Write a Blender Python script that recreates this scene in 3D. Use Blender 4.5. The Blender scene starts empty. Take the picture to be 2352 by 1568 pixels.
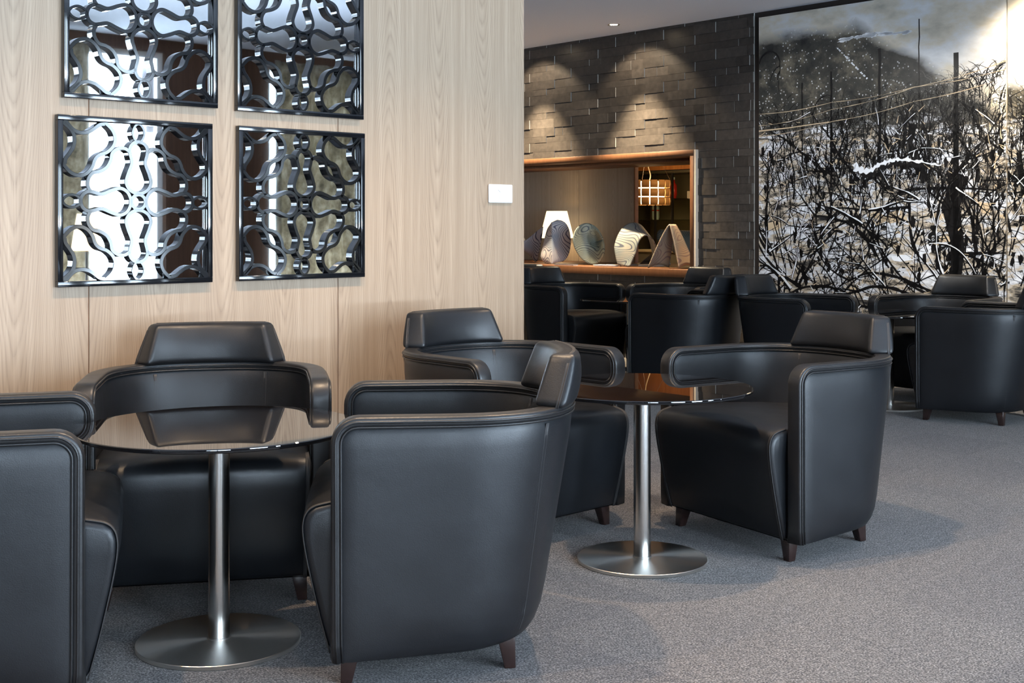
import bpy, bmesh, math, random
from mathutils import Vector, Matrix
from mathutils.geometry import tessellate_polygon
PI = math.pi
R = math.radians
sc = bpy.context.scene
C = sc.collection
rnd = random.Random(7)

# ------------------------------------------------------------------ camera, exposure, light
CAM_H = 1.16
FPX = 2850.0
cam_d = bpy.data.cameras.new('camera')
cam = bpy.data.objects.new('camera', cam_d)
C.objects.link(cam)
cam.location = (0, 0, CAM_H)
cam.rotation_euler = (PI / 2, 0, 0)
cam_d.sensor_width = 36
cam_d.lens = 36 * FPX / 2352
cam_d.shift_y = -264 / 2352
cam_d.clip_start = 0.05
cam_d.clip_end = 200
sc.camera = cam
sc.view_settings.view_transform = 'Standard'
sc.view_settings.look = 'None'
sc.view_settings.gamma = 1
sc.view_settings.use_curve_mapping = False
sc.view_settings.exposure = -0.07

world = bpy.data.worlds.new('daylight')
sc.world = world
world.use_nodes = True
world.node_tree.nodes['Background'].inputs[0].default_value = (0.86, 0.93, 1.0, 1)
world.node_tree.nodes['Background'].inputs[1].default_value = 2.0

# building directions: U runs along the wood wall, MN points from it into the room
U = Vector((0.728, 0.686, 0)).normalized()
MN = Vector((U.y, -U.x, 0))
W0 = Vector((0, 5.81, 0))            # wood wall passes through here
N = Vector((0.742, 0.671, 0)).normalized()     # away from the camera, across the stone wall
S = Vector((N.y, -N.x, 0))           # along the stone wall, to the right
T0 = Vector((0, 13.0, 0))
CEIL = 3.0
WIN_L = 7.05                         # distance wood wall to window wall
UANG = math.atan2(U.y, U.x)
SANG = math.atan2(S.y, S.x)


def wp(u, m, z=0.0):                 # point from wood-wall coordinates
    return W0 - U * W0.dot(U) + U * u + MN * m + Vector((0, 0, z))


def sp(s, n, z=0.0):                 # point from stone-wall coordinates (n: behind the face)
    return T0 + S * s + N * n + Vector((0, 0, z))


def aim(o, d):
    o.rotation_euler = Vector(d).to_track_quat('-Z', 'Y').to_euler()


def lamp(name, kind, loc, energy, color, d=(0, 0, -1), **kw):
    l = bpy.data.lights.new(name, kind)
    l.energy = energy
    l.color = color
    for k, v in kw.items():
        setattr(l, k, v)
    o = bpy.data.objects.new(name, l)
    C.objects.link(o)
    o.location = loc
    aim(o, d)
    return o


DAY = (0.70, 0.86, 1.0)
WARM = (1.0, 0.72, 0.42)
WINS = [(-3.2, -0.5), (1.0, 2.6), (3.2, 5.92), (7.1, 8.45)]
WPOW = [92, 135, 185, 190]
WZ0, WZ1 = 0.30, 2.88
for (a, b), pw in zip(WINS, WPOW):
    w = b - a
    lamp('window_daylight', 'AREA', wp((a + b) / 2, WIN_L + 0.35, (WZ0 + WZ1) / 2), pw * w, DAY, -MN + Vector((0, 0, 0.15)),
         shape='RECTANGLE', size=w, size_y=WZ1 - WZ0)
    lamp('ceiling_fill', 'AREA', wp((a + b) / 2, WIN_L + 0.6, 0.1), 2.3 * pw * w, (0.74, 0.86, 1.0), -MN + Vector((0, 0, 0.75)),
         shape='RECTANGLE', size=w, size_y=1.2)  # added fill lamp outside each window, aimed up to brighten the ceiling
DOWN = {'wood': [(0.35, 1.35), (2.12, 1.35), (3.35, 1.45)], 'mid': [(1.0, 3.0), (3.6, 2.9), (6.2, 1.4), (6.4, 3.6)],
        'stone': [-1.37, 0.51 - 0.03, 1.87, 5.62]}

# ------------------------------------------------------------------ materials
MATS = {}


def new_mat(name):
    m = bpy.data.materials.new(name)
    m.use_nodes = True
    nt = m.node_tree
    b = nt.nodes['Principled BSDF']
    MATS[name] = m
    return m, nt, b


def nd(nt, t, **kw):
    n = nt.nodes.new(t)
    for k, v in kw.items():
        if k.startswith('i_'):
            key = k[2:].replace('_', ' ')
            n.inputs[key].default_value = v
        else:
            setattr(n, k, v)
    return n


def ramp(nt, stops, interp='LINEAR'):
    r = nt.nodes.new('ShaderNodeValToRGB')
    r.color_ramp.interpolation = interp
    e = r.color_ramp.elements
    while len(e) < len(stops):
        e.new(0.5)
    for k, (p, c) in enumerate(stops):
        e[k].position = p
        e[k].color = (c[0], c[1], c[2], 1) if len(c) == 3 else c
    return r


def mapping(nt, scale, coord='Object', loc=(0, 0, 0), rot=(0, 0, 0)):
    tc = nt.nodes.new('ShaderNodeTexCoord')
    mp = nt.nodes.new('ShaderNodeMapping')
    mp.inputs['Scale'].default_value = scale
    mp.inputs['Location'].default_value = loc
    mp.inputs['Rotation'].default_value = rot
    nt.links.new(tc.outputs[coord], mp.inputs['Vector'])
    return mp


def math_n(nt, op, a, b=None, clamp=False):
    n = nt.nodes.new('ShaderNodeMath')
    n.operation = op
    n.use_clamp = clamp
    for k, v in enumerate((a, b)):
        if v is None:
            continue
        if isinstance(v, (int, float)):
            n.inputs[k].default_value = v
        else:
            nt.links.new(v, n.inputs[k])
    return n.outputs[0]


def mix(nt, fac, a, b, blend='MIX'):
    n = nt.nodes.new('ShaderNodeMix')
    n.data_type = 'RGBA'
    n.blend_type = blend
    for s, v in ((n.inputs['Factor'], fac), (n.inputs[6], a), (n.inputs[7], b)):
        if isinstance(v, (int, float)):
            s.default_value = v
        elif isinstance(v, tuple):
            s.default_value = (v[0], v[1], v[2], 1)
        else:
            nt.links.new(v, s)
    return n.outputs[2]


def plain(name, col, rough=0.5, metal=0.0, spec=0.5, bump=None, **kw):
    m, nt, b = new_mat(name)
    b.inputs['Base Color'].default_value = (*col, 1)
    b.inputs['Roughness'].default_value = rough
    b.inputs['Metallic'].default_value = metal
    b.inputs['Specular IOR Level'].default_value = spec
    for k, v in kw.items():
        b.inputs[k.replace('_', ' ')].default_value = v
    mp = mapping(nt, (1, 1, 1))
    nz = nd(nt, 'ShaderNodeTexNoise', i_Scale=bump[0] if bump else 30.0, i_Detail=4.0)
    nt.links.new(mp.outputs[0], nz.inputs['Vector'])
    c = mix(nt, nz.outputs['Fac'], tuple(x * 0.93 for x in col), tuple(min(1, x * 1.07) for x in col))
    nt.links.new(c, b.inputs['Base Color'])
    if bump:
        bp = nd(nt, 'ShaderNodeBump', i_Strength=bump[1], i_Distance=bump[2])
        nt.links.new(nz.outputs['Fac'], bp.inputs['Height'])
        nt.links.new(bp.outputs[0], b.inputs['Normal'])
    return m


def emit(name, col, strength, base=(0.8, 0.8, 0.8)):
    m, nt, b = new_mat(name)
    b.inputs['Base Color'].default_value = (*base, 1)
    b.inputs['Emission Color'].default_value = (*col, 1)
    b.inputs['Emission Strength'].default_value = strength
    return m


def leather(name, col, rough):
    m, nt, b = new_mat(name)
    mp = mapping(nt, (1, 1, 1))
    big = nd(nt, 'ShaderNodeTexNoise', i_Scale=9.0, i_Detail=5.0)
    vor = nd(nt, 'ShaderNodeTexVoronoi', i_Scale=420.0)
    nt.links.new(mp.outputs[0], big.inputs['Vector'])
    nt.links.new(mp.outputs[0], vor.inputs['Vector'])
    c = mix(nt, big.outputs['Fac'], tuple(x * 0.8 for x in col), tuple(x * 1.25 for x in col))
    nt.links.new(c, b.inputs['Base Color'])
    r = math_n(nt, 'MULTIPLY_ADD', big.outputs['Fac'], 0.16)
    r.node.inputs[2].default_value = rough - 0.08
    nt.links.new(r, b.inputs['Roughness'])
    h = math_n(nt, 'ADD', math_n(nt, 'MULTIPLY', vor.outputs['Distance'], 0.12), big.outputs['Fac'])
    bp = nd(nt, 'ShaderNodeBump', i_Strength=0.25, i_Distance=0.004)
    nt.links.new(h, bp.inputs['Height'])
    nt.links.new(bp.outputs[0], b.inputs['Normal'])
    b.inputs['Specular IOR Level'].default_value = 0.5
    return m


def wood(name, light, dark, vein, streak=1.0, cath=1.0, rough=0.45, sx=1.0, off=0.0):
    """veneer with vertical grain (object z) and cathedral figure"""
    m, nt, b = new_mat(name)
    fine = mapping(nt, (170 * sx, 170 * sx, 2.2), loc=(off, 0, off))
    n1 = nd(nt, 'ShaderNodeTexNoise', i_Scale=1.0, i_Detail=3.0, i_Roughness=0.6)
    nt.links.new(fine.outputs[0], n1.inputs['Vector'])
    med = mapping(nt, (30 * sx, 30 * sx, 0.5), loc=(off + 3, 0, off))
    n2 = nd(nt, 'ShaderNodeTexNoise', i_Scale=1.0, i_Detail=3.0)
    nt.links.new(med.outputs[0], n2.inputs['Vector'])
    # cathedral figure: nested arches in each veneer leaf, straight grain between them
    tc = nt.nodes.new('ShaderNodeTexCoord')
    xyz = nt.nodes.new('ShaderNodeSeparateXYZ')
    nt.links.new(tc.outputs['Object'], xyz.inputs[0])
    xs_ = math_n(nt, 'ADD', math_n(nt, 'MULTIPLY', xyz.outputs['X'], sx / 0.268), off + 0.31)
    leaf = math_n(nt, 'FLOOR', xs_)
    wn_ = nd(nt, 'ShaderNodeTexWhiteNoise', noise_dimensions='1D')
    nt.links.new(leaf, wn_.inputs['W'])
    big = mapping(nt, (2.2, 2.2, 0.9), loc=(off + 7, 0, off + 1))
    n3 = nd(nt, 'ShaderNodeTexNoise', i_Scale=1.0, i_Detail=2.0, i_Roughness=0.5)
    nt.links.new(big.outputs[0], n3.inputs['Vector'])
    xl = math_n(nt, 'MULTIPLY', math_n(nt, 'SUBTRACT', math_n(nt, 'FRACT', xs_), 0.5), 0.268)
    xl = math_n(nt, 'ADD', xl, math_n(nt, 'MULTIPLY', math_n(nt, 'SUBTRACT', n3.outputs['Fac'], 0.5), 0.05))
    sg = math_n(nt, 'SUBTRACT', math_n(nt, 'MULTIPLY', math_n(nt, 'GREATER_THAN', wn_.outputs['Value'], 0.35), 2.0), 1.0)
    arch_ = math_n(nt, 'MULTIPLY', math_n(nt, 'POWER', math_n(nt, 'ABSOLUTE', xl), 1.7), 46.0)
    fld = math_n(nt, 'SUBTRACT', math_n(nt, 'MULTIPLY', xyz.outputs['Z'], sg), arch_)
    fld = math_n(nt, 'ADD', fld, math_n(nt, 'MULTIPLY', n3.outputs['Fac'], 0.9))
    fld = math_n(nt, 'ADD', fld, math_n(nt, 'MULTIPLY', n2.outputs['Fac'], 0.10))
    fld = math_n(nt, 'ADD', fld, math_n(nt, 'MULTIPLY', n1.outputs['Fac'], 0.03))
    rings = math_n(nt, 'FRACT', math_n(nt, 'MULTIPLY', fld, 9.0))
    rr = ramp(nt, [(0.0, (1, 1, 1)), (0.22, (0.35, 0.35, 0.35)), (0.7, (0, 0, 0)), (1.0, (0.7, 0.7, 0.7))])
    nt.links.new(rings, rr.inputs[0])
    s1 = ramp(nt, [(0.35, (0, 0, 0)), (0.68, (1, 1, 1))])
    nt.links.new(n1.outputs['Fac'], s1.inputs[0])
    s2 = ramp(nt, [(0.3, (0, 0, 0)), (0.75, (1, 1, 1))])
    nt.links.new(n2.outputs['Fac'], s2.inputs[0])
    c = mix(nt, s2.outputs[0], light, dark)
    f = math_n(nt, 'MULTIPLY', s1.outputs[0], 0.55 * streak)
    c = mix(nt, f, c, dark)
    fr = math_n(nt, 'MULTIPLY', math_n(nt, 'MULTIPLY', rr.outputs[0], 0.6 * cath), math_n(nt, 'ADD', s1.outputs[0], 0.35))
    c = mix(nt, fr, c, vein)
    nt.links.new(c, b.inputs['Base Color'])
    b.inputs['Roughness'].default_value = rough
    b.inputs['Specular IOR Level'].default_value = 0.35
    bp = nd(nt, 'ShaderNodeBump', i_Strength=0.12, i_Distance=0.001)
    nt.links.new(n1.outputs['Fac'], bp.inputs['Height'])
    nt.links.new(bp.outputs[0], b.inputs['Normal'])
    return m


leather('black_leather', (0.008, 0.009, 0.011), 0.40)
leather('rail_leather', (0.013, 0.013, 0.014), 0.36)
plain('thread', (0.03, 0.028, 0.028), 0.6)
wood('veneer', (0.46, 0.355, 0.255), (0.34, 0.25, 0.172), (0.23, 0.165, 0.115), streak=1.2, cath=1.1)
wood('veneer_grey', (0.36, 0.32, 0.27), (0.26, 0.23, 0.19), (0.19, 0.165, 0.14), off=11)
wood('walnut_wall', (0.16, 0.085, 0.05), (0.09, 0.045, 0.028), (0.06, 0.03, 0.02), off=5)
wood('orange_oak', (0.46, 0.20, 0.06), (0.30, 0.115, 0.03), (0.22, 0.08, 0.02), off=21)
wood('cherry_trim', (0.14, 0.062, 0.028), (0.10, 0.042, 0.018), (0.07, 0.028, 0.012), rough=0.5, off=31)
plain('leg_wood', (0.028, 0.014, 0.012), 0.22, spec=0.7)
plain('seam_line', (0.16, 0.07, 0.03), 0.8)
plain('plaster_white', (0.62, 0.62, 0.64), 0.9, bump=(60, 0.15, 0.002))
plain('ceiling_paint', (0.76, 0.80, 0.90), 0.9, bump=(80, 0.1, 0.002))
plain('wall_paint', (0.55, 0.52, 0.48), 0.9)
plain('mirror_glass', (0.93, 0.94, 0.94), 0.015, metal=1.0)
plain('black_lacquer', (0.006, 0.007, 0.009), 0.09, spec=0.8)
plain('switch_plastic', (0.86, 0.86, 0.85), 0.35)
plain('grey_mark', (0.35, 0.35, 0.36), 0.5)
plain('frame_white', (0.75, 0.75, 0.74), 0.4)
plain('dark_metal', (0.03, 0.03, 0.032), 0.4, metal=0.6)
plain('pale_edge', (0.62, 0.52, 0.42), 0.5)
plain('dark_backing', (0.022, 0.016, 0.014), 0.7)
plain('cabinet_dark', (0.06, 0.055, 0.035), 0.5)
plain('cabinet_olive', (0.15, 0.14, 0.09), 0.6)
plain('tile_edge', (0.42, 0.42, 0.40), 0.5)
plain('cream', (0.85, 0.74, 0.55), 0.8)
plain('paper_white', (0.75, 0.74, 0.70), 0.5)
plain('paper_dark', (0.05, 0.05, 0.06), 0.4)
plain('red_plastic', (0.55, 0.03, 0.02), 0.3)
plain('mint_plastic', (0.55, 0.75, 0.72), 0.4)
plain('table_grey', (0.22, 0.22, 0.19), 0.5)
emit('bulb', (1.0, 0.80, 0.52), 60.0)
emit('bulb_soft', (1.0, 0.9, 0.75), 8.0)
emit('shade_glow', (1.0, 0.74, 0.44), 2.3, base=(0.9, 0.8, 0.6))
emit('pendant_core', (1.0, 0.72, 0.38), 5.0)
plain('pendant_plate', (0.62, 0.36, 0.16), 0.5)
m, nt, b = new_mat('shelf_glass')
b.inputs['Base Color'].default_value = (0.75, 0.9, 0.8, 1)
b.inputs['Transmission Weight'].default_value = 1.0
b.inputs['Roughness'].default_value = 0.02
m, nt, b = new_mat('window_glass')
for n_ in list(nt.nodes):
    if n_.type == 'BSDF_PRINCIPLED':
        nt.nodes.remove(n_)
tr = nd(nt, 'ShaderNodeBsdfTransparent')
tr.inputs[0].default_value = (0.96, 0.98, 1, 1)
gl = nd(nt, 'ShaderNodeBsdfGlossy', i_Roughness=0.02)
fz = nd(nt, 'ShaderNodeFresnel', i_IOR=1.45)
ms = nd(nt, 'ShaderNodeMixShader')
nt.links.new(fz.outputs[0], ms.inputs[0])
nt.links.new(tr.outputs[0], ms.inputs[1])
nt.links.new(gl.outputs[0], ms.inputs[2])
nt.links.new(ms.outputs[0], nt.nodes['Material Output'].inputs[0])

# table glass: black, very glossy
m, nt, b = new_mat('black_glass')
b.inputs['Base Color'].default_value = (0.006, 0.006, 0.007, 1)
b.inputs['Roughness'].default_value = 0.012
b.inputs['IOR'].default_value = 1.75

# brushed steel
def steel(name, radial, col, rough):
    m, nt, b = new_mat(name)
    mp = mapping(nt, (1, 1, 1))
    nz = nd(nt, 'ShaderNodeTexNoise', i_Scale=12.0, i_Detail=2.0)
    nt.links.new(mp.outputs[0], nz.inputs['Vector'])
    c = mix(nt, nz.outputs['Fac'], tuple(x * 0.95 for x in col), col)
    nt.links.new(c, b.inputs['Base Color'])
    b.inputs['Metallic'].default_value = 1.0
    b.inputs['Roughness'].default_value = rough
    if radial:
        b.inputs['Anisotropic'].default_value = 0.85
        t = nd(nt, 'ShaderNodeTangent')
        t.direction_type = 'RADIAL'
        t.axis = 'Z'
        nt.links.new(t.outputs[0], b.inputs['Tangent'])
    return m


steel('brushed_disc', True, (0.62, 0.58, 0.53), 0.33)
steel('brushed_pole', False, (0.66, 0.64, 0.61), 0.2)
steel('satin_metal', False, (0.6, 0.58, 0.55), 0.3)

# carpet
m, nt, b = new_mat('carpet')
mp = mapping(nt, (1, 1, 1), rot=(0, 0, -UANG + R(18)))
mf = mapping(nt, (170, 240, 200), rot=(0, 0, -UANG + R(18)))
nf = nd(nt, 'ShaderNodeTexNoise', i_Scale=1.0, i_Detail=3.0, i_Roughness=0.7)
nt.links.new(mf.outputs[0], nf.inputs['Vector'])
m2 = mapping(nt, (28, 75, 30), rot=(0, 0, -UANG + R(18)))
n2 = nd(nt, 'ShaderNodeTexNoise', i_Scale=1.0, i_Detail=3.0, i_Roughness=0.65)
nt.links.new(m2.outputs[0], n2.inputs['Vector'])
n3 = nd(nt, 'ShaderNodeTexNoise', i_Scale=1.3, i_Detail=3.0)
nt.links.new(mp.outputs[0], n3.inputs['Vector'])
mt = mapping(nt, (2, 2, 2), rot=(0, 0, -UANG))
sn = nd(nt, 'ShaderNodeVectorMath', operation='FLOOR')
nt.links.new(mt.outputs[0], sn.inputs[0])
wn = nd(nt, 'ShaderNodeTexWhiteNoise', noise_dimensions='2D')
nt.links.new(sn.outputs[0], wn.inputs['Vector'])
r1 = ramp(nt, [(0.40, (0.018, 0.018, 0.020)), (0.50, (0.130, 0.122, 0.118)), (0.60, (0.46, 0.43, 0.41))])
sm = math_n(nt, 'ADD', math_n(nt, 'MULTIPLY', nf.outputs['Fac'], 0.82), math_n(nt, 'MULTIPLY', n2.outputs['Fac'], 0.18))
nt.links.new(sm, r1.inputs[0])
tone = mix(nt, math_n(nt, 'ADD', math_n(nt, 'MULTIPLY', wn.outputs['Value'], 0.45), math_n(nt, 'MULTIPLY', n3.outputs['Fac'], 0.55)),
           (0.56, 0.56, 0.60), (0.98, 0.98, 0.96))
cc = mix(nt, 1.0, r1.outputs[0], tone, 'MULTIPLY')
nt.links.new(cc, b.inputs['Base Color'])
b.inputs['Roughness'].default_value = 0.95
b.inputs['Specular IOR Level'].default_value = 0.15
b.inputs['Sheen Weight'].default_value = 0.15
bp = nd(nt, 'ShaderNodeBump', i_Strength=0.7, i_Distance=0.004)
nt.links.new(sm, bp.inputs['Height'])
nt.links.new(bp.outputs[0], b.inputs['Normal'])

# stone tile
m, nt, b = new_mat('stone_tile')
mp = mapping(nt, (1, 1, 1))
n1 = nd(nt, 'ShaderNodeTexNoise', i_Scale=22.0, i_Detail=8.0, i_Roughness=0.65)
n2 = nd(nt, 'ShaderNodeTexNoise', i_Scale=3.0, i_Detail=2.0)
for q in (n1, n2):
    nt.links.new(mp.outputs[0], q.inputs['Vector'])
ge = nd(nt, 'ShaderNodeNewGeometry')
r1 = ramp(nt, [(0.3, (0.034, 0.030, 0.028)), (0.7, (0.066, 0.058, 0.052))])
nt.links.new(n1.outputs['Fac'], r1.inputs[0])
vv = math_n(nt, 'ADD', math_n(nt, 'MULTIPLY', ge.outputs['Random Per Island'], 0.45), 0.78)
cc = mix(nt, 1.0, r1.outputs[0], (1, 1, 1), 'MULTIPLY')
vm = nd(nt, 'ShaderNodeVectorMath', operation='SCALE')
nt.links.new(cc, vm.inputs[0])
nt.links.new(vv, vm.inputs['Scale'])
nt.links.new(vm.outputs[0], b.inputs['Base Color'])
b.inputs['Roughness'].default_value = 0.33
b.inputs['Specular IOR Level'].default_value = 0.45
bp = nd(nt, 'ShaderNodeBump', i_Strength=0.25, i_Distance=0.002)
nt.links.new(n1.outputs['Fac'], bp.inputs['Height'])
nt.links.new(bp.outputs[0], b.inputs['Normal'])

# curtain cloth: mottled grey gold
m, nt, b = new_mat('curtain_cloth')
mp = mapping(nt, (1, 1, 0.6))
n1 = nd(nt, 'ShaderNodeTexNoise', i_Scale=14.0, i_Detail=9.0, i_Roughness=0.75)
nt.links.new(mp.outputs[0], n1.inputs['Vector'])
r1 = ramp(nt, [(0.3, (0.10, 0.085, 0.06)), (0.5, (0.33, 0.29, 0.22)), (0.7, (0.55, 0.51, 0.44))])
nt.links.new(n1.outputs['Fac'], r1.inputs[0])
nt.links.new(r1.outputs[0], b.inputs['Base Color'])
b.inputs['Roughness'].default_value = 0.6
b.inputs['Sheen Weight'].default_value = 0.3
tl = nd(nt, 'ShaderNodeBsdfTranslucent')
nt.links.new(r1.outputs[0], tl.inputs[0])
ms = nd(nt, 'ShaderNodeMixShader')
ms.inputs[0].default_value = 0.45
nt.links.new(b.outputs[0], ms.inputs[1])
nt.links.new(tl.outputs[0], ms.inputs[2])
nt.links.new(ms.outputs[0], nt.nodes['Material Output'].inputs[0])

# patterned shell: contour lines
def contour(name, base, line, freq, scale, seed):
    m, nt, b = new_mat(name)
    mp = mapping(nt, (1, 1, 1), loc=(seed, seed * 0.7, 0))
    n1 = nd(nt, 'ShaderNodeTexNoise', i_Scale=scale, i_Detail=0.6, i_Distortion=0.6)
    nt.links.new(mp.outputs[0], n1.inputs['Vector'])
    fr = math_n(nt, 'FRACT', math_n(nt, 'MULTIPLY', n1.outputs['Fac'], freq))
    r1 = ramp(nt, [(0.0, (1, 1, 1)), (0.22, (1, 1, 1)), (0.32, (0, 0, 0)), (1.0, (0, 0, 0))])
    nt.links.new(fr, r1.inputs[0])
    n2 = nd(nt, 'ShaderNodeTexNoise', i_Scale=5.0, i_Detail=1.0)
    nt.links.new(mp.outputs[0], n2.inputs['Vector'])
    r2 = ramp(nt, [(0.42, (0, 0, 0)), (0.6, (1, 1, 1))])
    nt.links.new(n2.outputs['Fac'], r2.inputs[0])
    c = mix(nt, r2.outputs[0], base, tuple(x * y for x, y in zip(base, (0.72, 0.85, 0.95))))
    c = mix(nt, math_n(nt, 'MULTIPLY', r1.outputs[0], 0.95), c, line)
    nt.links.new(c, b.inputs['Base Color'])
    b.inputs['Roughness'].default_value = 0.5
    return m


contour('shell_lilac', (0.46, 0.45, 0.47), (0.05, 0.055, 0.11), 46.0, 2.3, 1.0)
contour('shell_green', (0.27, 0.30, 0.24), (0.05, 0.07, 0.08), 50.0, 2.0, 4.0)
contour('shell_white', (0.29, 0.285, 0.25), (0.06, 0.07, 0.10), 44.0, 2.2, 9.0)
contour('shell_peach', (0.30, 0.21, 0.14), (0.16, 0.10, 0.09), 36.0, 2.2, 14.0)
contour('shell_slate', (0.17, 0.21, 0.20), (0.05, 0.07, 0.09), 50.0, 2.0, 19.0)

# picture: pale ground of the printed landscape (object x along it, z up)
def picture_ground(name, ridge_z):
    m, nt, b = new_mat(name)
    tc = nt.nodes.new('ShaderNodeTexCoord')
    sx = nt.nodes.new('ShaderNodeSeparateXYZ')
    nt.links.new(tc.outputs['Object'], sx.inputs[0])
    X_, Z_ = sx.outputs['X'], sx.outputs['Z']
    mp = mapping(nt, (1.6, 1, 5.0))
    n1 = nd(nt, 'ShaderNodeTexNoise', i_Scale=2.2, i_Detail=9.0, i_Roughness=0.68)
    nt.links.new(mp.outputs[0], n1.inputs['Vector'])
    snow = ramp(nt, [(0.36, (0.02, 0.02, 0.022)), (0.42, (0.22, 0.20, 0.17)), (0.47, (0.50, 0.43, 0.33)), (0.53, (0.52, 0.55, 0.60)), (0.65, (0.82, 0.86, 0.92))])
    nt.links.new(n1.outputs['Fac'], snow.inputs[0])
    # hillside: dark olive-blue with white flakes
    mp2 = mapping(nt, (1, 1, 1))
    n2 = nd(nt, 'ShaderNodeTexNoise', i_Scale=5.0, i_Detail=8.0, i_Roughness=0.7)
    nt.links.new(mp2.outputs[0], n2.inputs['Vector'])
    hill = ramp(nt, [(0.3, (0.012, 0.015, 0.018)), (0.5, (0.05, 0.05, 0.045)), (0.7, (0.20, 0.18, 0.14))])
    nt.links.new(n2.outputs['Fac'], hill.inputs[0])
    vo = nd(nt, 'ShaderNodeTexVoronoi', i_Scale=34.0)
    nt.links.new(mp2.outputs[0], vo.inputs['Vector'])
    fl = ramp(nt, [(0.0, (1, 1, 1)), (0.16, (1, 1, 1)), (0.26, (0, 0, 0))])
    nt.links.new(vo.outputs['Distance'], fl.inputs[0])
    fm = math_n(nt, 'MULTIPLY', fl.outputs[0], math_n(nt, 'GREATER_THAN', n2.outputs['Fac'], 0.47))
    hillc = mix(nt, math_n(nt, 'MULTIPLY', fm, 0.8), hill.outputs[0], (0.62, 0.64, 0.66))
    # sky: pale grey with tan clouds
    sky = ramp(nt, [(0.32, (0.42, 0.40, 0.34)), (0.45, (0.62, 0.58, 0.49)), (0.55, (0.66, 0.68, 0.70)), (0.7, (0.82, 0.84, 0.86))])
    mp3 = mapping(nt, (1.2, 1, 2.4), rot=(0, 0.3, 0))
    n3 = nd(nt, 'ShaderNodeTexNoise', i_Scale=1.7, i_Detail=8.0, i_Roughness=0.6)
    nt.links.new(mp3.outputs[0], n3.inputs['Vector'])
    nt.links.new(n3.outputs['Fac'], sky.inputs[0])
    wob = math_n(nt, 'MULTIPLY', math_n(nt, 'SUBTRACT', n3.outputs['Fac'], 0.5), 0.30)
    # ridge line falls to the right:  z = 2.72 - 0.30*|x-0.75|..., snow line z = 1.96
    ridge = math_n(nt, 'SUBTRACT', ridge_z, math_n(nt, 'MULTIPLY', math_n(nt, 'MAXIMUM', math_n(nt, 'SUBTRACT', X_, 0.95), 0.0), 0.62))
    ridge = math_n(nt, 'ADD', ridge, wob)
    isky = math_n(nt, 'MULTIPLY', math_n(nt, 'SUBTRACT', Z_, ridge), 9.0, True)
    n5 = math_n(nt, 'MULTIPLY', math_n(nt, 'SUBTRACT', n1.outputs['Fac'], 0.5), 0.5)
    isnow = math_n(nt, 'MULTIPLY', math_n(nt, 'ADD', math_n(nt, 'SUBTRACT', 1.97, Z_), n5), 14.0, True)
    c = mix(nt, isky, hillc, sky.outputs[0])
    c = mix(nt, isnow, c, snow.outputs[0])
    nt.links.new(c, b.inputs['Base Color'])
    b.inputs['Roughness'].default_value = 0.28
    b.inputs['Specular IOR Level'].default_value = 0.5


picture_ground('picture_ground', 2.70)
picture_ground('picture_ground_low', 2.12)  # ridge set low so the panel top stays pale, painted in for glare
plain('picture_black', (0.008, 0.008, 0.009), 0.28)
plain('picture_snow', (0.74, 0.78, 0.84), 0.28)
plain('picture_tan', (0.55, 0.44, 0.30), 0.28)
plain('picture_grey', (0.10, 0.10, 0.095), 0.28)


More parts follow.
